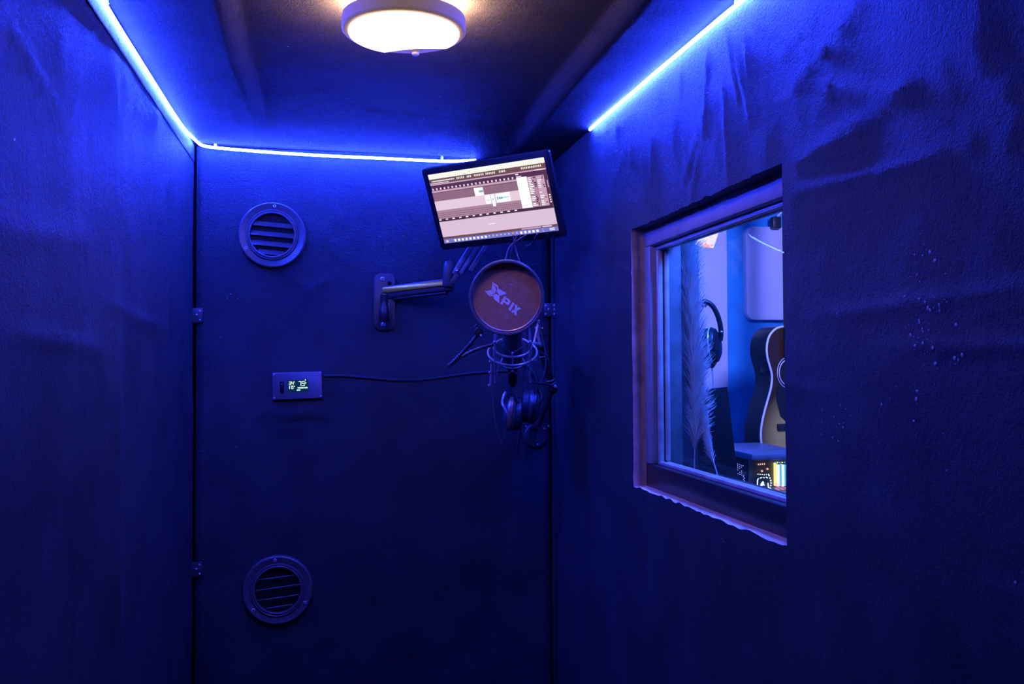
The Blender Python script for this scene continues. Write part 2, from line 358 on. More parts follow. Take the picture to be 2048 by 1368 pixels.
for x, y, s in ((461, 588, .9), (475, 597, .8), (454, 596, .8), (440, 674, .8), (473, 894, .9), (463, 770, .7), (628, 1191, .9), (931, 731, .8), (404, 902, .8), (520, 390, .8), (540, 430, .6), (408, 905, .7), (1095, 1070, .6)):
    q = on_y(x, y, YB); q.y = f_door(q.x, q.z)[1]-.0004; fl.append((q, V((1, 0, 0)), V((0, 0, 1)), s*.0013))
flecks(mb, fl, 1)
door = struct(mb.build('door_1', [m_door, m_fleck], angle=80))
def hinge(c, side, label):
    M = Matrix.Translation(V(c)); h = MB()
    h.box((0, -.004, 0), (.027, .003, .032), bev=.0008); h.tube([(side*.0145, -.006, -.016), (side*.0145, -.006, .016)], .0032, 12)
    h.v = [M @ q for q in h.v]; o = h.build('door_hinge', m_metal, door, label=label)
    s = MB()
    for x, z in ((.008*-side, .010), (.001*-side, .001), (.008*-side, -.010), (side*.0125, .011), (side*.0125, .001), (side*.0125, -.010)):
        s.ball(M @ V((x, -.0058 if abs(x) < .011 else -.0078, z)), .0025, 10, (1, .8, 1))
    s.build('hinge_screws', m_screw, o)
hinge(on_y(393, 631, YB), -1, 'upper hinge at the left edge, dark with bright screws')
hinge(on_y(392, 1138, YB), -1, 'lower hinge at the left edge, almost lost in the dark')
hinge(on_y(1097, 620, YB), 1, 'hinge at the right edge with bright screw heads')

# ---------------------------------------------------------------- window between booth and control room
win = struct(thing('window_1', 'square glazed window in the right wall', 'window', (XF, WY0, WZ0)))
del win['category']; del win['label']
fw_, X1 = .027, .600
def rail(y0, y1, z0, z1, x0, x1, b=.003): return MB().box(((x0+x1)/2, (y0+y1)/2, (z0+z1)/2), (x1-x0, y1-y0, z1-z0), bev=b)
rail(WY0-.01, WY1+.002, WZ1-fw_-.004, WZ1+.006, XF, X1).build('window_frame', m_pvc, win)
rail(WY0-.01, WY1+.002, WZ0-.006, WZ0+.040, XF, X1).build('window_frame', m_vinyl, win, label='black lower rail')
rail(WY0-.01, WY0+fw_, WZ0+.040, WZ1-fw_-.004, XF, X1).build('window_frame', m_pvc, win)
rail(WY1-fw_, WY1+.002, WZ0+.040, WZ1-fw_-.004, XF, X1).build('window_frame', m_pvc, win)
m_bead = mat('glazing bead', (.55, .52, .56), .25, spec=.6, noise_s=30)
for k, (y0, y1, z0, z1) in enumerate(((WY0+fw_, WY1-fw_, WZ0+.040, WZ0+.046), (WY0+fw_, WY1-fw_, WZ1-fw_-.012, WZ1-fw_-.004), (WY1-fw_-.007, WY1-fw_, WZ0+.046, WZ1-fw_-.012), (WY0+fw_, WY0+fw_+.007, WZ0+.046, WZ1-fw_-.012))):
    b = rail(y0, y1, z0, z1, XF+.012, XF+.022, .002)
    rail_ = rail(y0, y1, z0, z1-.001, XF+.026, XF+.034, .002); b.add(rail_.v, rail_.f); b.build('glazing_bead', m_bead, win)
rail(WY0+fw_-.004, WY1-fw_+.004, WZ0+.036, WZ1-fw_, XF+.0365, XF+.0405, .0005).build('window_pane', m_glass, win)
# outer half of the opening, seen through the pane
m_jamb = mat('outer jamb board', (.21, .21, .23), .5, noise_s=24, var=.2)
XO = .628
rail(WY1-.012, WY1+.03, WZ0-.02, WZ1+.02, X1, XO, .002).build('window_jamb', m_jamb, win)
rail(WY0-.03, WY0+.012, WZ0-.02, WZ1+.02, X1, XO, .002).build('window_jamb', m_jamb, win)
rail(WY0+.012, WY1-.012, WZ1-.012, WZ1+.02, X1, XO, .002).build('window_jamb', m_jamb, win)
rail(WY0+.012, WY1-.012, WZ0-.02, WZ0+.018, X1, XO+.07, .003).build('window_sill', m_blk, win)

# ---------------------------------------------------------------- control room beyond the window
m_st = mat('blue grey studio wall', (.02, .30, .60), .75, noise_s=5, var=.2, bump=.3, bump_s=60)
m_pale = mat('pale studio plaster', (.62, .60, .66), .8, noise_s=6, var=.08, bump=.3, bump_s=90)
SY, SX = 4.2, 3.1
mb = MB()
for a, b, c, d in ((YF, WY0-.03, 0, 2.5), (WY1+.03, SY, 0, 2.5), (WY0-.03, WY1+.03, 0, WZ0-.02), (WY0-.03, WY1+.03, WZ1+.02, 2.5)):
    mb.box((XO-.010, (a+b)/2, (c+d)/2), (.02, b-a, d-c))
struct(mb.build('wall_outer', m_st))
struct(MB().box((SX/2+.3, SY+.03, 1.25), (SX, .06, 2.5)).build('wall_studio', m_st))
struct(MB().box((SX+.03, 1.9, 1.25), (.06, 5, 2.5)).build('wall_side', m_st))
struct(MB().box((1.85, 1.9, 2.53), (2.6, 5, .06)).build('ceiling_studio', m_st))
p0, p1 = on_y(1395, 600, SY-.06), on_y(1456, 600, SY-.06)
struct(MB().box(((p0.x-.5+p1.x)/2, SY-.03, 1.25), (p1.x-p0.x+.5, .06, 2.5), bev=.01).build('wall_pier', m_pale))

# ---------------------------------------------------------------- light strips
def strip(pts, label, clips):
    t = thing('led_strip', label, 'light strip', pts[0])
    P = smooth_path(pts, 8)
    MB().tube(P, .0030, 10).build('lit_tube', m_led, t)
    for p, n in clips:
        p = V(p); n = V(n); MB().box(p, (.006, .006, .016) if abs(n.z) < .5 else (.006, .006, .014), bev=.0015).build('mounting_clip', m_clip, t)
    return t
XS = XL+.0050
L = [on_x(205, 0, XS), on_x(240, 58, XS), on_x(300, 153, XS), on_x(345, 224, XS), on_x(372, 262, XS)]
pre = [V((XS, y, EYE+.480+.002*math.sin(y*9))) for y in (1.06, 1.13)]
bk = [on_y(x, y, YB-.0190) for x, y in ((395, 284), (402, 289.5), (420, 294), (470, 299), (560, 306), (660, 312), (760, 316.5), (850, 321), (905, 322.5), (952, 320))]
strip(pre+L+bk, 'glowing blue-white light strip along the left wall top, turning along the door top', [(on_x(214, 12, XS)+V((0, 0, .010)), (0, 0, 1)), (on_y(396, 280, YB-.014), (0, 0, 1)), (on_y(431, 290, YB-.012), (0, 0, 1)), (on_y(884, 316, YB-.012), (0, 0, 1))])
XT = XR-.0050
Rr = [on_x(1180, 259, XT), on_x(1215, 228, XT), on_x(1260, 190, XT), on_x(1305, 151, XT), on_x(1350, 113, XT), on_x(1420, 54, XT), on_x(1485, 0, XT)]
Rr += [V((XT, y, EYE+.476+.002*math.sin(y*11))) for y in (1.0, .93)]
strip(Rr, 'straight glowing blue-white light strip along the top of the right wall above the window', [(on_x(1182, 249, XT), (0, 0, 1)), (on_x(1470, 3, XT), (0, 0, 1))])

# ---------------------------------------------------------------- ceiling lamp
LC = V((.106, 1.256, 0)); zb = EYE+.467; zt = f_ceil(.106, 1.256)[2]
m_body = mat('lamp body plastic', (.20, .17, .15), .45, noise_s=20, var=.08, emit=(.14, .085, .035))  # faint emission stands for diffuser light leaking into the body
m_diff = mat('lit diffuser', (.8, .8, .8), .4, emit=LAMP)
m_added_glow = mat('added ceiling glow', (.8, .8, .8), .4, emit=LAMP, strength=26)
lamp = thing('ceiling_lamp', 'round ceiling lamp with a lit warm white diffuser and a sensor', 'lamp', LC+V((0, 0, zt)))
mb = MB().lathe([(0, .021), (.080, .021), (.0862, .020), (.0870, .015), (.0870, .003), (.0850, .0005), (.0835, 0), (.0, 0)], LC+V((0, 0, zb)), (0, 0, 1), 64)
mb.build('lamp_body', m_body, lamp)
MB().lathe([(0, .002), (.040, .002), (.040, -.026), (0, -.026)], LC+V((0, 0, zt)), (0, 0, 1), 24).build('stem', m_body, lamp)
MB().lathe([(.055, 0), (.079, 0), (.079, .001), (.055, .001)], LC+V((0, 0, zb+.0212)), (0, 0, 1), 48).build('added_glow_ring', m_added_glow, lamp)  # unseen glowing ring added to warm the ceiling around the lamp
ang = math.atan2(.94, .35); hw = .66
poly = []
N = 60
for i in range(N+1):
    a = ang+hw+(2*PI-2*hw)*i/N; poly.append((.0775*math.cos(a), .0775*math.sin(a)))
A, B = V(poly[-1]), V(poly[0])
for i in range(1, 12):
    t = i/12; q = A.lerp(B, t); k = 1-.13*math.sin(PI*t); poly.append((q.x*k, q.y*k))
MB().prism([(x, -y) for x, y in poly], LC+V((0, 0, zb+.0015)), (1, 0, 0), (0, -1, 0), .0060, bev=.002).build('diffuser', m_diff, lamp)
MB().ball(on_z(831, 107, zb-.001), .006, 14, (1, 1, .6)).build('motion_sensor', mat('sensor dome', (.8, .76, .8), .3, noise_s=30, var=.05), lamp)

# ---------------------------------------------------------------- round vents on the door
vent = thing('air_vent', 'upper round louvred vent on the door, brightly lit blue', 'vent', (0, 0, 0), group='round vents on the door')
R0 = .0745
m_vent = mat('vent plastic', (.115, .115, .125), .30, spec=.6, bump=.1, bump_s=400)
MB().lathe([(.053, .004), (.0535, -.006), (.056, -.0075), (.0575, -.006), (.0580, -.0035), (.060, -.0040), (.0715, -.0075), (R0-.001, -.0062), (R0, -.003), (R0, .004)], (0, 0, 0), (0, 1, 0), 72).build('flange', m_vent, vent, local=True)
MB().lathe([(.0485, .012), (.0485, -.0065), (.0500, -.0085), (.0520, -.0085), (.0535, -.0065), (.0535, .012)], (0, 0, 0), (0, 1, 0), 64).build('inner_ring', m_vent, vent, local=True)
MB().lathe([(0, .002), (.050, .002), (.050, .003), (0, .003)], (0, 0, 0), (0, 1, 0), 40).build('backing', m_dark, vent, local=True)
for z in (.0235, .0015, -.0205, -.0400):
    hwid = math.sqrt(.0490**2-z*z)*.995
    M = Matrix.Rotation(math.radians(-32), 3, 'X')
    MB().box((0, -.002, z), (2*hwid, .0020, .0130), M, bev=.0005).build('slat', m_vent, vent, local=True)
for a in (90, 213, 327):
    c = V((.0655*math.cos(math.radians(a)), -.0060, .0655*math.sin(math.radians(a))))
    MB().lathe([(.0012, -.0004), (.0015, -.0020), (.0030, -.0022), (.0040, -.0008), (.0042, .002)], c, (0, 1, 0), 16).build('screw', m_screw, vent, local=True)
c1 = on_y(545, 471, YB); c2 = on_y(556, 1178, YB)
M2 = Matrix.Translation((c2.x, YB-.005, c2.z)) @ Matrix.Rotation(math.radians(-5.5), 4, 'Y') @ Matrix.Scale(1.03, 4)
low = dup(vent, 'lower round louvred vent on the door, in near darkness', M2)
for ch in low.children:                      # its louvres tip the other way
    if ch.name.startswith('slat'):
        z = sum(v.co.z for v in ch.data.vertices)/len(ch.data.vertices)
        ch.matrix_local = Matrix.Translation((0, -.002, z)) @ Matrix.Rotation(math.radians(72), 4, 'X') @ Matrix.Translation((0, .002, -z))
vent.matrix_world = Matrix.Translation((c1.x, YB-.005, c1.z)) @ Matrix.Rotation(math.radians(4.5), 4, 'Y')

# ---------------------------------------------------------------- little climate display on the door
c = on_y(595, 771, YB); th = thing('climate_display', 'small rectangular panel with a lit temperature readout on the door', 'display', (c.x, YB, c.z), Matrix.Rotation(math.radians(-1.5), 3, 'Y'))
m_face = mat('display face', (.15, .16, .19), .45, spec=.5, bump=.1, bump_s=80)
W, H = .110, .061
MB().prism(rrect(W, H, .002, 3), (0, .001, 0), (1, 0, 0), (0, 0, 1), .0115, bev=.0015).build('face_plate', m_face, th, local=True)
for sx in (-1, 1):
    for sz in (-1, 1):
        MB().lathe([(.0006, -.0002), (.0010, -.0012), (.0020, -.0014), (.0027, -.0004), (.0028, .001)], (sx*(W/2-.004), -.0107, sz*(H/2-.004)), (0, 1, 0), 14).build('screw', m_screw, th, local=True)
MB().box((-.034, -.0106, -.003), (.009, .0012, .027), bev=.0004).build('key_strip', m_gloss, th, local=True)
k = MB(); k.box((-.034, -.0114, .0045), (.004, .0008, .004), bev=.0003); k.box((-.034, -.0114, -.0015), (.005, .0008, .0012)); k.build('key', m_face, th, local=True)
sc = MB().box((.001, -.0105, -.001), (.047, .0008, .0275)).build('readout_glass', mat('dark green readout', (.01, .03, .035), .2, emit=rgb(0, 40, 38)), th, local=True)
m_dig = mat('lit digits', (.1, .1, .1), .5, emit=(.95, 1.35, 1.15))
SEG = {'a': ((0, 1), (1, 1)), 'b': ((1, 1), (1, .5)), 'c': ((1, .5), (1, 0)), 'd': ((0, 0), (1, 0)), 'e': ((0, .5), (0, 0)), 'f': ((0, 1), (0, .5)), 'g': ((0, .5), (1, .5))}
DIG = {'7': 'abc', '9': 'abcdfg', '3': 'abcdg', '4': 'bcfg', '1': 'bc', '0': 'abcdef'}
mb = MB()
def bar(x0, z0, x1, z1, w): mb.box(((x0+x1)/2, -.0111, (z0+z1)/2), (abs(x1-x0)+w, .0004, abs(z1-z0)+w))
def digit(ch, x, z, w, h, t):
    for s_ in DIG[ch]: (a, b), (c_, d) = SEG[s_]; bar(x+a*w, z+b*h, x+c_*w, z+d*h, t)
digit('3', -.018, .0025, .0038, .0065, .0012); digit('4', -.0125, .0025, .0038, .0065, .0012); bar(-.0065, .008, -.0062, .009, .0012)
digit('1', -.0195, -.0065, .0022, .0058, .0012); digit('0', -.0132, -.0065, .0038, .0058, .0012); bar(-.0065, -.002, -.0062, -.001, .0012)
digit('7', .0035, -.0005, .0045, .0098, .0013); digit('9', .0110, -.0005, .0045, .0098, .0013); bar(.018, .011, .0182, .0135, .0014); bar(.0185, .004, .0187, .007, .0013)
for i in range(7): bar(.001+i*.0032, -.0062, .0028+i*.0032, -.0050, .0010)
for i in range(7): bar(.001+i*.0032, -.0042, .0022+i*.0032, -.0038, .0006)
for i in range(3): bar(-.001+i*.0026, -.0108, .0004+i*.0026, -.0098, .0012)
mb.build('digits', m_dig, sc, local=True)

# raised line of a cable under the door skin, right of the display
P = smooth_path([on_y(x, y, YB-.0015) for x, y in ((648, 752), (690, 752), (740, 756), (790, 760), (835, 760), (880, 755), (930, 748), (985, 743), (1030, 742))], 6)
tag(MB().tube(P, .0030, 10).build('cable', m_door), 'painted-over cable line running across the door from the climate display', 'cable')

# ---------------------------------------------------------------- monitor arm on the door
S = .93
RM = Matrix(((.7883, .5482, -.2793), (-.6143, .7270, -.3069), (.0348, .4135, .9099)))
q = RM.to_quaternion(); RM = q.to_matrix()
MC = CAM + V((.3667, 1.9905, .3667))*S
nrm = -(RM @ V((0, 1, 0)))
arm = thing('monitor_mount', 'wall-mounted folding arm carrying the tilted monitor', 'monitor mount', on_y(769, 604, YB))
c = on_y(769, 604, YB)
MB().prism(rrect(.050, .132, .016, 6), (c.x, YB+.001, c.z), (1, 0, 0), (0, 0, 1), .010, bev=.003).build('wall_plate', m_metal, arm)
for x, y, m_, r in ((765, 558, m_screw, .0052), (767, 649, m_screw, .0052), (779, 566, m_dark, .0046)):
    p = on_y(x, y, YB-.010); MB().lathe([(.0008, -.0012), (.0014, -.0030), (r*.5, -.0042), (r*.8, -.0026), (r, -.0004), (r+.0003, .001)], p, (0, 1, 0), 20).build('screw' if m_ is m_screw else 'screw_hole', m_, arm)
J0 = on_y(768, 622, YB-.030); 
MB().box(on_y(772, 622, YB-.018), (.022, .026, .040), bev=.005).build('pivot_bracket', m_metal, arm)
mb = MB().lathe([(0, -.016), (.0095, -.016), (.0115, -.013), (.0115, .010), (.0095, .014), (.0085, .030), (.009, .045), (0, .048)], J0+V((0, -.004, -.008)), (0, 0, 1), 24); mb.build('pivot_knuckle', m_blk, arm)
# lower link: a flat bar with a tan face cover
d0, d1 = 2.085, 2.045
LC_ = V((.106, 1.256, EYE+.467))
A, B = at(777, 585, d0), at(892, 571, d1)
ax = (B-A).normalized(); zz = V((0, 0, 1)); zz = (zz-ax*zz.dot(ax)).normalized(); yy = zz.cross(ax)
M = Matrix((ax, yy, zz)).transposed(); LN = (B-A).length
MB().box((A+B)/2, (LN+.030, .024, .030), M, bev=.007, seg=3).build('lower_link', m_metal, arm)
pm = (A+B)/2; hv = ((CAM-pm).normalized()+(LC_-pm).normalized()); hv = (hv-ax*hv.dot(ax)).normalized(); uz = ax.cross(hv)
MB().box(pm+hv*.0125+zz*.003, (LN+.018, .005, .013), Matrix((ax, -hv, uz)).transposed(), bev=.0015).build('link_cover', mat('tan link cover', (1.0, .56, .055), .30, metal=.75, noise_s=18, var=.12, stretch=(3, 1, 1)), arm, label='tan cover strip')
MB().box((A+B)/2-zz*.017+ax*.008, (LN-.012, .016, .006), M, bev=.002).build('cable_channel', m_blk, arm)
E = at(905, 552, d1-.005)
mb = MB().lathe([(0, -.014), (.0115, -.013), (.0125, -.010), (.0125, .026), (.0120, .036), (.0095, .044), (0, .046)], at(896, 562, d1-.012), V((.06, 0, 1)), 24); mb.build('elbow_post', m_metal, arm)
m_link = mat('grey link', (.24, .24, .26), .36, spec=.7, noise_s=40)
# spring link, two parallel bars rising behind the monitor
T = MC+nrm*-.050; S0 = at(909, 545, d1-.02)
D = (at(962, 462, d1-.02)-S0); dn = D.normalized(); yv = V((0, -1, 0)); yv = (yv-dn*yv.dot(dn)).normalized(); xv = dn.cross(yv)
M = Matrix((xv, yv, dn)).transposed()
MB().box(S0+D*.5+xv*0-yv*.004, (.011, .016, D.length+.01), M, bev=.004).build('spring_link', m_link, arm)
MB().box(S0+D*.52+xv*.0125, (.009, .014, D.length), M, bev=.004).build('spring_link', m_link, arm)
MB().box(S0+D*.62+xv*.029-yv*.012, (.010, .012, D.length*.85), M, bev=.003).build('spring_link', m_link, arm)
MB().box(at(907, 560, d1-.012), (.014, .022, .034), M, bev=.004).build('elbow_bracket', m_metal, arm)
MB().lathe([(.001, -.0005), (.0014, -.003), (.0030, -.0034), (.0042, -.001), (.0042, .002)], at(913, 540, d1-.036), (0, 1, 0), 18).build('screw', m_screw, arm)
top = S0+D
MB().tube([top, top.lerp(MC-nrm*.03, .5)+V((0, 0, .008)), MC-nrm*.02], .013, 14).build('tilt_head', m_metal, arm)

# ---------------------------------------------------------------- monitor
mon = thing('monitor', 'tilted slim monitor showing an audio editing timeline above the round pop filter', 'monitor', MC, RM)
w_, h_ = .294*S, .1655*S
OW, OH = (.294+.028)*S, (.1655+.031)*S
MB().prism(rrect(OW, OH, .006, 4), (0, .0095, -.0005), (1, 0, 0), (0, 0, 1), .0100, bev=.0012).build('housing', m_gloss, mon, local=True)
MB().prism(rrect(.085, .085, .006, 4), (0, .022, 0), (1, 0, 0), (0, 0, 1), .013, bev=.001).build('mount_plate', m_metal, mon, local=True)
COLS = [rgb(250, 248, 232), rgb(112, 78, 74), rgb(205, 165, 185), rgb(84, 50, 72), rgb(150, 112, 130), rgb(232, 208, 222), rgb(222, 194, 216), rgb(120, 118, 205), (1.0, 1.02, 1.0), rgb(20, 150, 150), rgb(70, 46, 64), rgb(180, 140, 158), rgb(230, 150, 110), rgb(185, 190, 225), rgb(40, 24, 34)]
um = [mat('screen colour %d' % i, (.01,)*3, .3, emit=c_) for i, c_ in enumerate(COLS)]
mb = MB(); lay = [0]
def R_(u0, v0, u1, v1, k):
    lay[0] += 1; y = -.0007-.0000045*lay[0]
    mb.k = k; mb.add([((u-.5)*w_, y, (.5-v)*h_) for u, v in ((u0, v1), (u1, v1), (u1, v0), (u0, v0))], [[0, 1, 2, 3]])
q = random.Random(12)
R_(0, 0, 1, 1, 4); R_(0, 0, 1, .072, 0); R_(0, .072, 1, .142, 1); R_(0, .142, 1, .160, 2); R_(0, .16, 1, .235, 3)
R_(0, .125, .17, .137, 5)
for i in range(30): u = .02+i*.0068+q.uniform(0, .002); R_(u, .094, u+.0045, .112, 8)
for u0, n in ((.245, 5), (.335, 3), (.40, 6), (.50, 6), (.615, 4), (.80, 5), (.87, 7)):
    for i in range(n): u = u0+i*.0145; R_(u, .088, u+.008, .116, 0)
for i in range(9): u = .90+i*.010; R_(u, .145, u+.006, .158, 0)
R_(0, .235, .745, .262, 2)
for i in range(21): u = .008+i*.035; R_(u, .20, u+.014, .228, 5)
R_(.0, .262, .745, .268, 14)
R_(0, .268, .745, .385, 4); R_(0, .385, .745, .520, 5); R_(0, .52, .745, .640, 11)
for i in range(44): u = .004+i*.017; R_(u, .268, u+.0016, .385, 10); R_(u, .385, u+.0012, .52, 2); R_(u, .52, u+.0016, .64, 10)
for v in (.558, .585, .612): R_(0, v, .745, v+.004, 10)
R_(.372, .272, .450, .385, 8); R_(.450, .388, .494, .515, 8); R_(.504, .388, .530, .56, 8); R_(.545, .388, .665, .515, 8)
for i in range(9): R_(.41+i*.0042, .328-(.008+.012*q.random()), .4135+i*.0042, .328+(.008+.012*q.random()), 9)
for i in range(6): R_(.458+i*.005, .462-.006*q.random(), .461+i*.005, .464+.006*q.random(), 9)
R_(.512, .448, .519, .468, 9); R_(.553, .43, .560, .478, 9)
for i in range(9): R_(.566+i*.0042, .452-(.006+.016*q.random()), .5695+i*.0042, .452+(.006+.016*q.random()), 9)
for i in range(12): R_(.606+i*.0042, .449, .6095+i*.0042, .4575, 9)
R_(.475, .39, .4765, .515, 2)
R_(.745, .215, .832, .640, 8)
for i in range(9): R_(.747, .262+i*.042, .830, .264+i*.042, 5)
R_(.745, .165, .77, .18, 8); R_(.748, .196, .79, .212, 5)
R_(.832, .225, .972, .640, 2); R_(.832, .225, .905, .640, 11); R_(.972, .16, 1, .64, 3); R_(.988, .30, .994, .40, 6)
for k in range(4): R_(.982, .49+k*.032, .993, .510+k*.032, 0)
for i in range(17):
    v = .235+i*.0235
    if q.random() < .85: R_(.838, v, .838+q.uniform(.02, .045), v+.013, 8)
    if q.random() < .6: a = q.uniform(.872, .885); R_(a, v, a+q.uniform(.01, .02), v+.013, 14)
    if q.random() < .75: R_(.912, v, .912+q.uniform(.02, .034), v+.012, 8)
    if q.random() < .5: a = q.uniform(.948, .955); R_(a, v, a+.011, v+.013, 14)
R_(.905, .225, .907, .64, 3); R_(.832, .340, .972, .344, 4); R_(.832, .46, .972, .464, 4)
R_(0, .640, 1, .676, 10); R_(0, .676, 1, .682, 1)
for i in range(12): u = .004+i*.061; R_(u, .644, u+.022, .66, 0)
R_(0, .682, 1, .905, 6); R_(.425, .79, .49, .80, 0); R_(.0, .905, 1, .938, 1); R_(.70, .913, .865, .931, 2); R_(.875, .913, .955, .929, 5)
R_(0, .938, 1, 1, 7)
for i in range(22):
    u = .095+i*.0345; kk = 12 if i == 15 else (8 if i < 9 or i > 16 else 13); s_ = .019 if (i < 9 or i > 16) else .013
    R_(u, .953, u+s_, .985 if s_ > .015 else .976, kk)
R_(.02, .956, .042, .986, 5); R_(.875, .942, .877, .995, 0); R_(.93, .951, .972, .962, 0); R_(.93, .972, .972, .983, 0)
mb.build('screen', um, mon, local=True, smooth=False)

# cables that hang from behind the monitor and pass behind the pop filter
m_cab = mat('black cable', (.15, .15, .16), .35, spec=.7, noise_s=60)
for pts, lab in ((((1052, 470, 1.84), (1021, 492, 1.87), (1011, 519, 1.87), (1000, 560, 1.87), (1000, 640, 1.90), (985, 720, 1.95), (986, 800, 1.99), (992, 850, 1.99), (1006, 890, 1.99), (1014, 902, 2.0)), 'leftmost of the black cables from the monitor, swinging down past the headphones'),
                 (((1034, 470, 1.82), (1022, 505, 1.85), (1024, 530, 1.88), (1034, 580, 1.89), (1046, 640, 1.91), (1050, 700, 1.94), (1045, 760, 1.97), (1046, 800, 1.985)), 'middle thin cable between monitor and pop filter'),
                 (((1026, 470, 1.86), (1031, 496, 1.88), (1040, 525, 1.88), (1058, 570, 1.90), (1075, 640, 1.94), (1090, 700, 1.96), (1090, 740, 1.96), (1078, 772, 1.96), (1064, 790, 1.97)), 'right cable from the monitor curving down beside the microphone boom'),
                 (((1040, 470, 1.86), (1046, 490, 1.9), (1057, 491, 1.91), (1066, 484, 1.90), (1074, 468, 1.86)), 'short loop of cable under the right half of the monitor')):
    tag(MB().tube(smooth_path([at(*p_) for p_ in pts], 7), .0016, 8).build('cable', m_cab), lab, 'cable')

# ---------------------------------------------------------------- pop filter
PD = 1.70
pc = at(1013.5, 595, PD); pn = (CAM-pc).normalized(); pn = (pn+V((0, 0, -.10))).normalized()
RP = frame3(pn); pop = thing('pop_filter', 'round brown mesh pop filter with a dark hoop and a pale logo', 'pop filter', pc, RP)
RO = 75.5*PD/FPX
m_hoop = mat('hoop plastic', (.10, .10, .11), .33, spec=.6, bump=.08, bump_s=300)
MB().lathe([(RO-.0050, -.010), (RO-.0040, -.0118), (RO-.0018, -.0120), (RO-.0003, -.0105), (RO, -.0085), (RO, .0100), (RO-.0018, .0120), (RO-.0070, .0120), (RO-.0080, .0100), (RO-.0052, .0080), (RO-.0050, -.010)], (0, 0, 0), (0, 1, 0), 90).build('hoop', m_hoop, pop, local=True)
MB().ring((0, .0075, 0), (0, 1, 0), RO-.0066, .0013, 80, 8).build('retaining_ring', mat('pink bronze ring', (.75, .50, .52), .3, metal=.6, noise_s=30), pop, local=True)
m_net = mat('brown nylon net', (.50, .24, .125), .65, spec=.25, noise_s=60, var=.12, bump=.5, bump_s=900)
mb = MB()
mb.lathe([(0, .0068), (.03, .0070), (RO-.0062, .0078), (RO-.0062, .0090), (0, .0085)], (0, 0, 0), (0, 1, 0), 64)
mb.k = 1
for n_, (cx, cz, sx, sz) in ((70, (.006, .0235, .012, .006)), (40, (-.001, -.038, .006, .006))):
    for i in range(n_):
        x, z, s_ = rnd.gauss(cx, sx), rnd.gauss(cz, sz), rnd.uniform(.00015, .0004)
        mb.box((x, .0068, z), (s_*2, .0006, s_*2))
for x, z in ((-.058, -.013), (-.053, -.018)): mb.box((x, .0068, z), (.0012, .0006, .0014))
scr = mb.build('mesh_screen', [m_net, m_fleck], pop, local=True)
# logo, drawn where it sits on the net
inv = MW[pop.name].inverted(); o_ = inv @ CAM
def onnet(zx, zy, y=.0062):
    d = (inv.to_3x3() @ ray(880+zx/6.22, 480+zy/6.22)); t = (y-o_.y)/d.y; return o_+d*t
mb = MB()
def lp(pts): mb.poly([onnet(*q_) for q_ in pts]); mb.poly([onnet(*q_, .0066) for q_ in pts])
lp([(650, 548), (690, 580), (700, 625), (684, 657), (642, 612)]); lp([(562, 637), (640, 620), (688, 662), (640, 680), (606, 676)])
lp([(648, 520), (725, 572), (728, 625), (712, 652), (700, 650), (712, 622), (709, 584), (652, 545)])
lp([(554, 630), (576, 634), (612, 684), (660, 682), (690, 668), (696, 682), (660, 698), (612, 698)])
lp([(722, 622), (738, 610), (832, 664), (760, 690), (735, 690), (715, 655)]); lp([(665, 700), (700, 672), (740, 695), (738, 786), (672, 736)])
ux, uy, oo = (.79, .61), (.5, -.87), (748, 788)
def T_(a, b): return (oo[0]+a*ux[0]+b*uy[0], oo[1]+a*ux[1]+b*uy[1])
def bx_(a0, b0, a1, b1): lp([T_(a0, b0), T_(a1, b0), T_(a1, b1), T_(a0, b1)])
bx_(0, 0, 34, 108); bx_(34, 84, 92, 108); lp([T_(68, 84), T_(92, 108), T_(104, 98), T_(104, 52), T_(92, 40), T_(68, 62)]); bx_(34, 38, 92, 62)
bx_(128, 0, 160, 108); lp([T_(168, 0), T_(200, 0), T_(262, 108), T_(228, 108)]); lp([T_(222, 0), T_(258, 0), T_(204, 108), T_(168, 108)])
mb.build('logo_print', mat('lavender print', (.95, .93, .85), .5, noise_s=60, var=.05), scr, local=True, smooth=False)
# clamp and bent gooseneck
cpx = at(957, 664, PD+.012)
mb = MB().box(cpx, (.016, .016, .014), frame3(pn, (.6, 0, .8)), bev=.003); mb.tube([at(949, 655, PD), at(955, 648, PD)], .0018, 8); mb.build('clamp', m_blk, pop)
MB().ball(at(962, 671, PD), .0025, 10).build('clamp_screw', m_screw, pop)
gp = smooth_path([at(956, 668, PD+.02), at(944, 684, PD+.03), at(925, 705, PD+.05), at(904, 726, PD+.06), at(897.5, 731, PD+.065), at(906, 725, PD+.07), at(922, 714, PD+.08), at(945, 702, PD+.09), at(968, 694, PD+.10), at(990, 689, PD+.115)], 26)
MB().tube(gp, [.0034 if i % 4 < 2 else .0040 for i in range(len(gp))], 10).build('gooseneck', mat('gooseneck steel', (.16, .15, .17), .34, metal=.7, noise_s=40), pop)

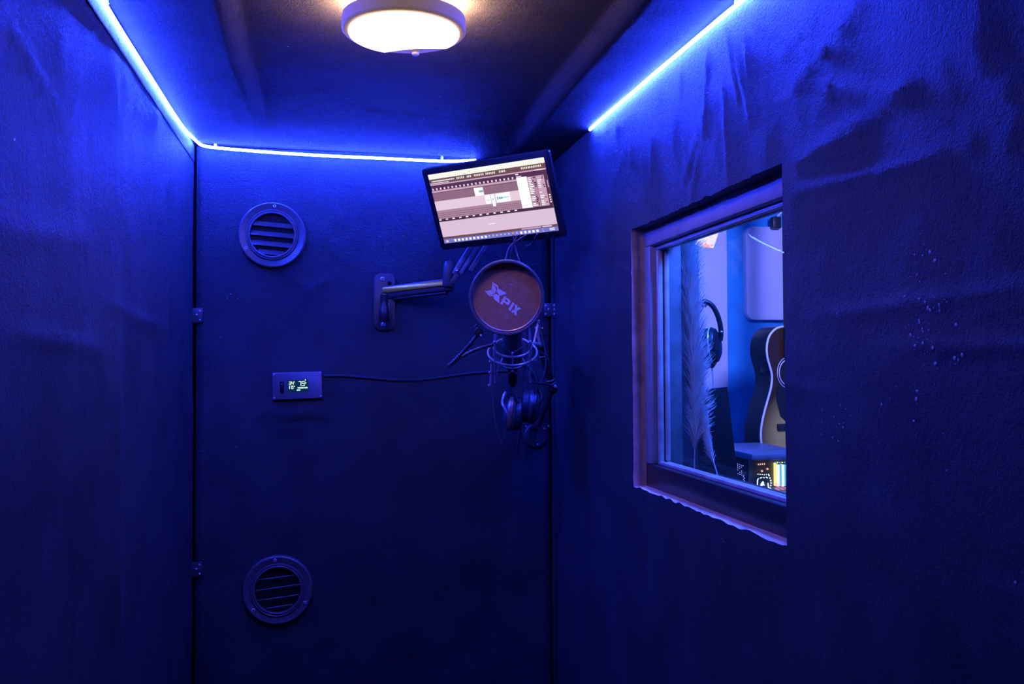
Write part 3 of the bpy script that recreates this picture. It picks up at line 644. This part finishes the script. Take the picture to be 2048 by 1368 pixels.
# ---------------------------------------------------------------- microphone in its shock mount
SD = 1.83
s0 = at(1025, 704, SD); tc_ = (CAM-s0).normalized()
AX = (V((0, 0, 1))*math.cos(math.radians(33))+V((tc_.x, tc_.y, 0)).normalized()*math.sin(math.radians(33))).normalized()
e1 = V((rt.x, rt.y, 0)).normalized(); e1 = (e1-AX*e1.dot(AX)).normalized(); e2 = AX.cross(e1)   # e2 points away from camera
def sp(a, r, t): return s0+(e1*math.sin(a)-e2*math.cos(a))*r+AX*t       # a = 0 is the side facing the camera
R1, R2 = 49*SD/FPX, 37*SD/FPX
m_pew = mat('pinkish steel ring', (.95, .62, .42), .28, metal=.3, noise_s=30)
sm = thing('shock_mount', 'open cage shock mount of steel rings and rods below the pop filter', 'shock mount', s0)
MB().ring(s0, AX, R1, .0024, 64, 10).build('outer_ring', m_pew, sm)
MB().ring(s0+AX*.012, AX, R2, .0021, 56, 10).build('inner_ring', m_pew, sm)
MB().ring(s0-AX*.024, AX, .024, .0013, 40, 8).build('cup_ring', m_steel, sm)
for a in (45, 135, 225, 315):
    a = math.radians(a); MB().tube([sp(a, R1, .046), sp(a, R1, -.050)], .0021, 8).add(*(lambda b: (b.v, b.f))(MB().ball(sp(a, R1, .046), .0032, 10).ball(sp(a, R1, -.050), .0030, 10))).build('cage_rod', m_steel, sm)
for a in (0, 90, 180, 270):
    a = math.radians(a); MB().tube([sp(a, R2, .020), sp(a, R2, -.006), sp(a, .026, -.024), sp(a, .026, -.030)], .0018, 8).add(*(lambda b: (b.v, b.f))(MB().ball(sp(a, R2, .021), .0028, 10).ball(sp(a, .026, -.030), .0026, 10))).build('inner_rod', m_steel, sm)
m_el = mat('elastic cord', (.13, .12, .14), .6, noise_s=90)
for k in range(4):
    a0 = math.radians(45+90*k); a1 = math.radians(90+90*k); a2 = math.radians(135+90*k)
    MB().tube([sp(a0, R1, .045), sp(a1, R2+.001, .021), sp(a2, R1, .045)], .0011, 6).build('elastic_cord', m_el, sm)
    MB().tube([sp(a0, R1, -.049), sp(a1, .027, -.029), sp(a2, R1, -.049)], .0011, 6).build('elastic_cord', m_el, sm)
for x, y in ((980, 723), (979, 745), (978, 771), (1071, 721)): MB().ball(at(x, y, SD-.01), .0026, 10).build('cage_knob', m_screw, sm)
MB().tube([at(983, 722, SD-.008), at(980, 772, SD-.008)], .0016, 8).build('side_rod', m_steel, sm)
mic = thing('microphone', 'dark blue-lit condenser microphone held upright in the cage mount', 'microphone', s0)
m_mic = mat('microphone body', (.09, .095, .11), .36, metal=.3, noise_s=50, var=.1)
MB().lathe([(0, -.028), (.017, -.028), (.0198, -.024), (.0203, -.020), (.0203, .052), (.0212, .055), (.0205, .058)], s0, AX, 40).build('mic_body', m_mic, mic)
MB().lathe([(.0210, .058), (.0220, .060), (.0220, .080), (.0205, .092), (.015, .100), (0, .103)], s0, AX, 36).build('grille', mat('mic grille', (.12, .12, .13), .4, metal=.8, bump=.8, bump_s=1200), mic)
MB().lathe([(0, -.029), (.0115, -.029), (.0115, -.040), (.0100, -.042), (.0095, -.075), (.006, -.082), (0, -.084)], s0, AX, 24).build('plug', m_blk, mic)
MB().tube(smooth_path([s0-AX*.08, s0-AX*.11+V((.006, 0, -.01)), at(1046, 808, 1.96), at(1040, 860, 1.99), at(1034, 905, 2.02)], 8), .0026, 8).build('mic_cable', m_cab, mic)

# ---------------------------------------------------------------- boom arm on the door behind the microphone
bc = on_y(1071, 871, YB)
boom = thing('microphone_boom', 'black jointed microphone boom arm on a round plate at the door\'s right edge', 'boom arm', bc)
MB().lathe([(0, -.008), (.026, -.007), (.0295, -.004), (.0300, .002), (0, .002)], (bc.x, YB-.001, bc.z), (0, 1, 0), 40).build('base_plate', m_metal, boom)
for x, y in ((1052, 853), (1076, 889), (1077, 857), (1088, 857), (1097, 852)):
    MB().ball(on_y(x, y, YB-.010), .0023, 10, (1, .7, 1)).build('screw', m_screw, boom)
MB().box(on_y(1070, 848, YB-.02), (.017, .030, .020), bev=.003).build('base_bracket', m_metal, boom)
pts = [(1078, 852, 2.04), (1106, 778, 2.0), (1081, 692, 1.97), (1074, 654, 1.95)]
Q = [at(*p_) for p_ in pts]
MB().tube([Q[0], Q[1]], .0048, 10).build('lower_boom', m_blk, boom); MB().tube([Q[1], Q[2]], .0085, 12).build('upper_boom', m_blk, boom)
for t in (.14, .22, .78): MB().ring(Q[1].lerp(Q[2], t), Q[2]-Q[1], .0088, .0008, 20, 6).build('boom_band', m_steel, boom)
MB().tube([Q[2], Q[3]], .0050, 10).build('boom_tip', m_pew, boom)
MB().ball(Q[1]+V((.002, -.012, .006)), .0045, 12).build('joint_bolt', m_screw, boom); MB().ball(Q[1], .0105, 16).build('joint', m_blk, boom)
MB().ball(at(1085, 657, 1.95), .0045, 12, (1, 1, .7)).build('tip_knob', mat('brass knob', (.75, .5, .25), .3, metal=1, noise_s=30), boom)
MB().tube([at(1067, 690, 1.93), at(1078, 640, 1.95)], .0026, 8).build('tip_rod', m_pew, boom)
MB().box(at(1085, 668, 1.96), (.014, .014, .016), bev=.003).build('tip_clamp', m_blk, boom)
MB().tube(smooth_path([at(1060, 694, 1.90), at(1085, 706, 1.93), at(1098, 722, 1.95), at(1104, 735, 1.97)], 6), .0016, 8).build('boom_cable', m_cab, boom)
MB().tube([at(1062, 690, 1.86), at(1070, 688, 1.92), Q[2]], .005, 10).build('mount_stem', m_steel, boom)
MB().tube([at(1064, 766, 1.86), at(1088, 768, 1.95), at(1100, 770, 1.99)], .0022, 8).build('hook_rod', m_metal, boom)

# ---------------------------------------------------------------- headphones hung under the microphone
HD = 1.93
hc = at(1042, 800, HD); hp = thing('headphones', 'black headphones hanging below the microphone, cups pressed together', 'headphones', hc)
ex, ez = rt.copy(), V((0, 0, 1)); ey = ez.cross(ex)
def hp_(x, z, y=0): return hc+ex*x+ez*z+ey*y
m_cup = mat('headphone cup', (.10, .10, .11), .28, spec=.7, noise_s=40)
m_pad = mat('leatherette pad', (.05, .05, .055), .34, spec=.8, bump=.8, bump_s=160)
m_cop = mat('copper cup rim', (.75, .42, .32), .3, metal=.7, noise_s=25)
HB = [hp_(-.020, -.005), hp_(-.026, .030), hp_(-.020, .062), hp_(0, .078), hp_(.022, .066), hp_(.034, .034), hp_(.032, -.002)]
MB().tube(smooth_path(HB, 6), .0060, 10, flat=ey).build('headband', m_pad, hp)
for sgn, cx, cz, rr, tilt in ((-1, -.018, -.030, .036, .12), (1, .022, -.014, .036, -.10)):
    axd = (ex*sgn+ez*tilt).normalized(); c_ = hp_(cx, cz)
    cup = MB().lathe([(0, .020), (rr*.55, .019), (rr*.86, .014), (rr, .006), (rr, -.004), (rr*.95, -.006)], c_, axd, 36).build('ear_cup', m_cup, hp)
    MB().lathe([(rr*.9, -.004), (rr*.99, -.008), (rr*.98, -.016), (rr*.85, -.020), (rr*.6, -.019), (rr*.55, -.010), (rr*.5, -.006)], c_, axd, 36).build('ear_pad', m_pad, hp)
    MB().lathe([(rr*1.0, .0005), (rr*1.035, .002), (rr*1.035, .0085), (rr*.99, .0105)], c_, axd, 36).build('cup_rim', m_cop if sgn < 0 else m_vinyl, cup)
    MB().tube(smooth_path([c_+axd*.010+ey*-.030, c_+axd*.022+ey*-.022+ez*.022, c_+axd*.016+ez*.044, c_+axd*.022+ey*.022+ez*.022, c_+axd*.010+ey*.030], 6), .0030, 8).build('yoke', m_steel if sgn < 0 else m_vinyl, hp)
MB().tube(smooth_path([hp_(-.022, -.066), at(1010, 858, HD), at(1008, 878, HD+.01), at(1002, 890, HD+.02)], 6), .0014, 8).build('headphone_cable', m_cab, hp)

# ---------------------------------------------------------------- seen through the window
SZ = WZ0+.030
m_pam = bpy.data.materials.new('pampas straw'); m_pam.use_nodes = True; nt = m_pam.node_tree; nt.nodes.clear()
o_ = nt.nodes.new('ShaderNodeOutputMaterial'); mx = nt.nodes.new('ShaderNodeMixShader'); da = nt.nodes.new('ShaderNodeBsdfDiffuse'); tb = nt.nodes.new('ShaderNodeBsdfTranslucent'); mx.inputs[0].default_value = .25
nz_ = nt.nodes.new('ShaderNodeTexNoise'); nz_.inputs['Scale'].default_value = 60; rp = nt.nodes.new('ShaderNodeValToRGB'); rp.color_ramp.elements[0].color = (.62, .60, .62, 1); rp.color_ramp.elements[1].color = (.95, .93, .95, 1)
nt.links.new(nz_.outputs[0], rp.inputs[0])
for k_ in (da, tb): nt.links.new(rp.outputs[0], k_.inputs[0])
nt.links.new(da.outputs[0], mx.inputs[1]); nt.links.new(tb.outputs[0], mx.inputs[2]); nt.links.new(mx.outputs[0], o_.inputs[0])
def pampas(label, spine, wid, n, seed, d, ln, lean):
    q = random.Random(seed); P = smooth_path([at(x, y, dd) for x, y, dd in spine], 8); base = P[0]
    t = thing('pampas_grass', label, 'dried grass', base, group='pampas stems behind the window')
    MB().tube(P, [.0013-.0008*i/len(P) for i in range(len(P))], 6).build('stem', m_pam, t)
    mb = MB(); N = len(P)
    for i in range(n):
        u = q.uniform(d, 1)**.9; k = u*(N-1); a = int(min(N-2, k)); p0 = P[a].lerp(P[a+1], k-a); tg = (P[a+1]-P[a]).normalized()
        ph = q.uniform(0, 2*PI); side = (rt*math.cos(ph)+fw*math.sin(ph)*.6); side = (side-tg*side.dot(tg)).normalized()
        l = q.uniform(.45, 1)*ln*(math.sin(PI*min(1, (u-d)/(1-d)*.80+.12))**.6); s_ = q.uniform(.4, 1)*wid
        a_ = side*s_+lean*q.uniform(0, 1)
        pts = [p0, p0+tg*l*.48+a_*.22, p0+tg*l*.90+a_*.60, p0+tg*l*1.22+a_*1.05+V((0, 0, -.003*q.random()))]
        mb.tube(pts, [.00065, .00060, .0005, .00020], 3)
    mb.build('plume', m_pam, t, smooth=False); return t
pampas('tall pampas plume just behind the left side of the window pane', ((1388, 962, 1.612), (1389, 915, 1.615), (1391, 840, 1.62), (1390, 760, 1.625), (1384, 680, 1.63), (1378, 600, 1.635), (1374, 530, 1.64), (1372, 480, 1.645)), .030, 2400, 2, .14, .074, rt*.009)
pampas('short pampas stem leaning left before the black panel', ((1440, 968, 1.585), (1432, 940, 1.59), (1422, 905, 1.60), (1413, 860, 1.61), (1405, 820, 1.62)), .010, 420, 5, .30, .040, rt*-.002)
# tall dark board behind the grass, with headphones hung from it
KD = 1.86
a_, b_ = at(1351, 700, KD), at(1399, 700, KD); zt_ = at(1375, 489, KD).z
bd = thing('dark_board', 'tall dark upright board beside the window jamb, behind the tall plume', 'board', (a_.x, a_.y, 0))
dx = (b_-a_); dx.z = 0; L_ = dx.length; dx.normalize(); dy = V((-dx.y, dx.x, 0))
MB().prism([(-.06, 0), (L_, 0), (L_, zt_-.0), (-.06, zt_+.012)], (a_.x, a_.y, 0), dx, (0, 0, 1), -.02).build('board', mat('dark board face', (.035, .04, .055), .45, noise_s=12), bd)
hk = at(1399, 612, KD-.015); MB().tube([hk-dx*.02+dy*.01, hk, hk+dx*.012, hk+dx*.016+V((0, 0, .008))], .003, 8).build('hook', m_metal, bd)
h2 = thing('headphones', 'black headphones hanging behind the window pane beside the pampas grass', 'headphones', at(1425, 660, KD))
band = smooth_path([at(x, y, KD-.015) for x, y in ((1394, 614), (1399, 607), (1410, 603), (1424, 611), (1434, 628), (1440, 648), (1442, 668), (1440, 682))], 6)
mb = MB(); mb.tube(band, .0052, 10); mb.build('headband', m_blk, h2)
MB().ball(at(1443, 664, KD-.022), .0028, 10).build('band_pin', m_screw, h2)
for (x, y, dd, rr, r2) in ((1424, 691, KD-.010, .038, .0), (1409, 704, KD+.012, .036, 0)):
    c_ = at(x, y, dd); axd = (rt*.9-fw*.42+V((0, 0, .10))).normalized()
    cup = MB().lathe([(0, .018), (rr*.6, .016), (rr*.9, .010), (rr, .002), (rr*.97, -.006)], c_, axd if x > 1415 else -axd, 32).build('ear_cup', m_blk, h2)
    MB().ring(c_, axd, rr*.985, .0022, 36, 8).build('cup_rim', m_steel, cup)
    MB().lathe([(rr*.95, -.006), (rr*.98, -.014), (rr*.8, -.020), (rr*.5, -.014), (0, -.010)], c_, axd if x > 1415 else -axd, 32).build('ear_pad', m_pad, h2)
MB().tube(smooth_path([at(1421, 716, KD), at(1425, 745, KD-.01), at(1427, 790, KD-.02), at(1427, 860, KD+.02)], 6), .0013, 6).build('headphone_cable', mat('pale cable', (.4, .38, .42), .4, noise_s=50), h2)
# black slab leaning on the sill's outer side
BD = 1.70
tl, tr, br, bl = at(1396, 781, BD+.02), at(1455, 773, BD+.02), at(1479, 985, BD-.06), at(1400, 985, BD-.06)
sl = thing('black_panel', 'black upright slab with a pale top edge, right of the tall plume', 'panel', (bl+br)/2)
m_slab = mat('slab face', (.008, .008, .009), .35, spec=.15, noise_s=14)
nn = (tr-tl).cross(bl-tl).normalized()
if nn.dot(fw) < 0: nn = -nn
dwn = (br-tr)
mb = MB(); th_ = .016; fr = [tl, tr, br+dwn*.45, bl+(bl-tl)*.45]; bkk = [p_+nn*th_+V((0, 0, .004)) for p_ in fr]
mb.add(fr+bkk, [[0, 1, 2, 3], [7, 6, 5, 4], [0, 4, 5, 1], [1, 5, 6, 2], [2, 6, 7, 3], [3, 7, 4, 0]]); mb.build('slab', m_slab, sl, smooth=False)
mb = MB(); mb.add([tl+V((0, 0, .0005)), tr+V((0, 0, .0005)), bkk[1]+V((0, 0, .0005)), bkk[0]+V((0, 0, .0005)), tl-nn*.0006-V((0, 0, .003)), tr-nn*.0006-V((0, 0, .003))], [[0, 1, 2, 3], [0, 1, 5, 4]]); mb.build('top_edge', m_jamb, sl, smooth=False, label='pale top edge')

# desk carrying the slab and the computer
zdesk = .80
desk = thing('desk', 'desk in the control room, hidden below the window sill', 'desk', (1.4, 3.2, 0))
MB().box((1.45, 2.75, zdesk-.0175), (1.5, 1.7, .035), bev=.004).build('desktop', m_blk, desk)
for x in (.75, 2.15):
    for y in (1.95, 3.55): MB().box((x, y, (zdesk-.035)/2), (.05, .05, zdesk-.035), bev=.004).build('leg', m_blk, desk)
lst = thing('pedestal', 'black support under the slab behind the window sill', 'pedestal', (bl.x, bl.y, 0))
zl = min(p_.z for p_ in mb.v)-.0; zb_ = (br+dwn*.45).z
MB().box(((bl.x+br.x)/2+.03, (bl.y+br.y)/2+.01, zb_/2), (.16, .16, zb_), bev=.003).build('block', m_blk, lst)

# computer tower with coloured lights
PCD = 3.2
k0 = at(1504, 912, PCD); ztop = k0.z; H_ = ztop-zdesk
pcx, pcy, W_, D_ = k0.x, k0.y, .24, .42
pc_ = thing('computer_tower', 'computer tower with glass side and rainbow-lit parts inside', 'computer', (pcx, pcy, zdesk))
m_case = mat('case paint', (.12, .12, .13), .35, spec=.6, noise_s=30)
MB().box((pcx+W_/2, pcy+D_/2, ztop-.0045), (W_, D_, .024), bev=.006).build('top_panel', mat('case top', (.06, .11, .22), .4, noise_s=12, var=.2), pc_)
MB().box((pcx+W_/2, pcy+D_-.005, zdesk+H_/2), (W_, .01, H_)).build('rear_panel', m_case, pc_)
MB().box((pcx+W_-.004, pcy+D_/2, zdesk+H_/2), (.008, D_, H_)).build('side_panel', m_case, pc_)
MB().box((pcx+W_/2, pcy+D_/2, zdesk+.012), (W_, D_, .024), bev=.004).build('bottom_panel', m_case, pc_)
MB().box((pcx+W_/2, pcy+D_/2, ztop-.150), (W_-.012, D_-.012, .012)).build('shelf_plate', m_jamb, pc_)
MB().box((pcx+W_/2, pcy+.002, zdesk+H_/2+.006), (W_-.004, .003, H_-.034)).build('glass_panel', m_glass, pc_)
MB().box((pcx+.002, pcy+D_/2, zdesk+H_/2+.006), (.003, D_-.004, H_-.034)).build('glass_panel', m_glass, pc_)
board_y = pcy+.20
MB().box((pcx+W_/2+.04, board_y, ztop-.085), (W_*.62, .004, .125)).build('circuit_board', m_case, pc_)
def pp(x, y, Y): return on_y(x, y, Y)
m_on = mat('white light', (.1,)*3, .5, emit=(1.3, 1.9, 2.6)); m_cy = mat('cyan light', (.1,)*3, .5, emit=rgb(90, 190, 255)); m_or = mat('orange light', (.1,)*3, .5, emit=(1.6, .45, .16))
m_pk = mat('pink light', (.1,)*3, .5, emit=(1.6, .25, .5)); m_ye = mat('yellow light', (.1,)*3, .5, emit=(1.5, 1.2, .35)); m_vi = mat('violet light', (.1,)*3, .5, emit=rgb(150, 150, 255))
fy = pcy+.05
f1 = MB().lathe([(.020, -.006), (.024, -.006), (.024, .006), (.020, .006), (.020, -.006)], pp(1481, 942, pcy+.20), (1, .25, 0), 30).build('fan', m_blk, pc_)
mb = MB()
for j in range(4):
    for i in range(6):
        if (i+j) % 5 != 4: mb.ball(pp(1475+j*3.6+i*.25, 928+i*3.9+j*1.2, pcy+.18), .0021, 8)
for i in range(11): mb.ball(pp(1487+i*.12+(1.5 if i % 2 else 0), 953+i*3.1, pcy+.17), .0023, 8)
mb.build('fan_lights', m_vi, f1)
cool = MB().box(pp(1525, 968, board_y-.03), (.042, .03, .050), bev=.008).build('cooler', m_blk, pc_)
cy_ = board_y-.052
mb = MB()
def dash(x0, y0, x1, y1, r=.0017): mb.tube([pp(x0, y0, cy_), pp(x1, y1, cy_)], r, 6)
for a, b in (((1517, 957), (1515, 960)), ((1515, 960), (1515, 978)), ((1515, 978), (1518, 981)), ((1518, 981), (1533, 979)), ((1533, 979), (1537, 976)), ((1537, 976), (1536, 966)), ((1520, 956), (1524, 955)), ((1527, 955), (1529, 955.5)), ((1532, 954), (1535, 956)), ((1515, 986), (1530, 984))): dash(*a, *b, .0020)
for i in range(7): mb.ball(pp(1538+math.sin(i/6*PI)*4, 951+i*5, cy_), .0028, 8)
for i in range(6): mb.ball(pp(1516+i*4.2, 949.5-abs(i-3)*.4, cy_), .0021, 8)
dash(1537, 984, 1542, 977, .0026)
mb.build('cooler_lights', m_on, cool)
mb = MB()
ey_ = cy_-.001
mb.prism([(0, 0), (.012, .006), (.019, .004), (.016, .012), (.009, .019), (.003, .012)], pp(1520, 974, ey_), (1, 0, 0), (0, 0, 1), .001)
mb.prism([(.008, .018), (.012, .022), (.017, .016), (.013, .014)], pp(1520, 974, ey_), (1, 0, 0), (0, 0, 1), .0012)
mb.build('emblem', m_on, cool)
for i, m_ in enumerate((m_ye, m_on, m_cy, m_on, m_cy)):
    x = 1550.5+i*4.6; a_, b_ = pp(x, 929 if i else 926, board_y-.012), pp(x, 972, board_y-.012)
    st = MB().box((a_+b_)/2, (.0062 if i else .0035, .02, (a_-b_).length), bev=.001).build('memory_stick', m_on if i in (1, 3) else m_, pc_)
    MB().ball(pp(x, 925, board_y-.02), .0030, 8).build('stick_tip', m_ye if i % 2 else m_cy, st)
gpu = MB().box(pp(1560, 984, board_y-.05), (.085, .09, .020), bev=.003).build('graphics_card', m_case, pc_)
mb = MB()
for i in range(4): mb.tube([pp(1550, 967+i*4.5, board_y-.07), pp(1573, 977+i*4.5, board_y-.07)], .0013, 6)
mb.build('card_lights', m_pk, gpu)
mb = MB()
for i in range(4): mb.ball(pp(1517+i*4, 929-i*.3, board_y-.01), .0026, 8, (1, 1, 1.4))
for x, y in ((1535, 938), (1524, 942)): mb.ball(pp(x, y, board_y-.012), .0042, 10)
mb.build('board_lights', mat('peach light', (.1,)*3, .5, emit=(1.1, .62, .42)), pc_)

# guitar hanging on the far wall
GD = 3.95
gc = at(1577, 800, GD)
gn = (-(V((0, 1, 0)))+V((.31, 0, 0))).normalized(); RG = frame3(gn)*1.15
gt = thing('guitar', 'black-sided guitar with a brown sunburst front and pale edge binding', 'guitar', gc, RG)
half = [(.0, .285), (.035, .283), (.070, .272), (.100, .245), (.113, .205), (.110, .165), (.096, .125), (.088, .095), (.092, .055), (.108, .01), (.130, -.045), (.146, -.10), (.148, -.15), (.135, -.195), (.105, -.230), (.06, -.250), (.0, -.256)]
hs = smooth_path([V((x, z, 0)) for x, z in half], 4)
out = [(-p_.x, p_.y) for p_ in hs]+[(p_.x, p_.y) for p_ in hs[::-1]][1:-1]
TH = .085
MB().prism(out, (0, TH, 0), (1, 0, 0), (0, 0, 1), TH, bev=.003).build('body', m_gloss, gt, local=True)
m_sun = bpy.data.materials.new('sunburst top'); m_sun.use_nodes = True; nt = m_sun.node_tree; b = nt.nodes['Principled BSDF']; b.inputs['Roughness'].default_value = .25
tc = nt.nodes.new('ShaderNodeTexCoord'); mp = nt.nodes.new('ShaderNodeMapping'); mp.inputs['Scale'].default_value = (6.0, 1, 5.0); mp.inputs['Location'].default_value = (0, 0, .75); ln = nt.nodes.new('ShaderNodeVectorMath'); ln.operation = 'LENGTH'; rp = nt.nodes.new('ShaderNodeValToRGB')
rp.color_ramp.elements[0].color = (.62, .42, .10, 1); rp.color_ramp.elements[1].color = (.05, .02, .006, 1); rp.color_ramp.elements[0].position = .35; rp.color_ramp.elements[1].position = .95
nt.links.new(tc.outputs['Object'], mp.inputs[0]); nt.links.new(mp.outputs[0], ln.inputs[0]); nt.links.new(ln.outputs['Value'], rp.inputs[0]); nt.links.new(rp.outputs[0], b.inputs['Base Color'])
MB().prism([(x*.965, z*.975) for x, z in out], (0, .001, 0), (1, 0, 0), (0, 0, 1), .0018).build('top', m_sun, gt, local=True)
MB().tube([(x*.985, -.001, z*.99) for x, z in out], .0042, 8, closed=True).build('binding', mat('ivory binding', (.72, .70, .72), .4, noise_s=40, var=.05), gt, local=True)
MB().prism([(-.015, .05), (.02, .08), (.06, .06), (.075, .0), (.07, -.06), (.04, -.09), (.0, -.06), (-.02, 0)], (-.045, -.001, .0), (1, 0, 0), (0, 0, 1), .0022).build('pickguard', m_gloss, gt, local=True)
MB().lathe([(0, -.0035), (.045, -.0035), (.045, 0), (0, 0)], (0, 0, .105), (0, 1, 0), 36).build('sound_hole', m_dark, gt, local=True)
mb = MB(); mb.ring((0, -.003, .105), (0, 1, 0), .050, .0022, 48, 6); mb.ring((0, -.003, .105), (0, 1, 0), .060, .0016, 48, 6); mb.build('rosette', m_pale, gt, local=True)
MB().box((0, -.012, .47), (.052, .022, .62), bev=.004).build('neck', m_blk, gt, local=True); MB().box((0, -.005, .84), (.075, .016, .17), bev=.005).build('headstock', m_blk, gt, local=True)
MB().box((0, -.006, -.10), (.13, .012, .022), bev=.003).build('bridge', m_blk, gt, local=True)
mb = MB()
for i in range(6): x = -.022+i*.0088; mb.tube([(x*1.2, -.013, -.10), (x, -.026, .78)], .0005, 5)
mb.build('strings', m_steel, gt, local=True)
# wall hanger behind the guitar's headstock
hw_ = MW[gt.name] @ V((0, .006, .80))
tag(MB().box((hw_.x, (hw_.y+SY)/2, hw_.z), (.04, SY-hw_.y, .04), bev=.004).build('guitar_hanger', m_blk), 'black wall hanger holding the guitar\'s neck, hidden by the right wall', 'hanger')

# pale rounded board on the far wall, with a small dark bracket
q0, q1, q2 = on_y(1494, 640, SY-.04), on_y(1590, 640, SY-.04), on_y(1494, 452, SY-.04)
cw, ch = q1.x-q0.x, q2.z-q0.z
tag(MB().prism(rrect(cw, ch, .045, 6), ((q0.x+q1.x)/2, SY-.001, (q0.z+q2.z)/2), (1, 0, 0), (0, 0, 1), .040, bev=.006).build('wall_panel', mat('pale acoustic felt', (.72, .66, .74), .85, noise_s=8, var=.06, bump=.4, bump_s=200, stretch=(3, 1, .5))), 'pale rounded panel on the far wall above the guitar', 'panel')
cb = thing('wall_bracket', 'small dark bracket at the top corner of the pale rounded panel', 'bracket', on_y(1552, 445, SY-.06))
c_ = on_y(1551, 446, SY-.06)
MB().box(c_, (.045, .040, .060), bev=.006).build('bracket_body', m_blk, cb); MB().tube([c_+V((0, -.02, .03)), c_+V((.02, -.03, .05))], .006, 8).build('bracket_pin', m_steel, cb)

# cream wedge with its own emission, at the top of the window
LD = 2.6
lt = thing('cream_wedge', 'cream paper lampshade corner with a ruffled orange edge, at the window\'s top left', 'pale wedge', at(1405, 470, LD))
m_sh = mat('glowing cream', (.7, .6, .55), .7, emit=rgb(205, 178, 215), strength=.9, noise_s=40)
pts = [at(1365, 486, LD-.05), at(1395, 466, LD), at(1447, 436, LD+.05), at(1427, 496, LD), at(1405, 492, LD-.03), at(1385, 489, LD-.05)]
mb = MB(); bk_ = [p_+fw*.01 for p_ in pts]; n = len(pts); mb.add(pts+bk_, [list(range(n)), list(range(2*n-1, n-1, -1))]+[[i, (i+1) % n, n+(i+1) % n, n+i] for i in range(n)]); mb.build('wedge_face', m_sh, lt, smooth=False)
mb = MB()
for i in range(22): t = i/21; mb.ball(at(1374+t*50, 488+t*6+rnd.uniform(-4, 1)-(4 if t < .5 else 0)*rnd.random(), LD-.06), rnd.uniform(.003, .006), 8)
mb.build('ruffle', mat('lit orange ruffle', (.7, .4, .2), .7, emit=(.9, .42, .25), noise_s=60), lt)
MB().tube([at(1437, 447, LD+.05), V((at(1437, 447, LD+.05).x, at(1437, 447, LD+.05).y, 2.5))], .003, 8).build('cord', m_cab, lt)
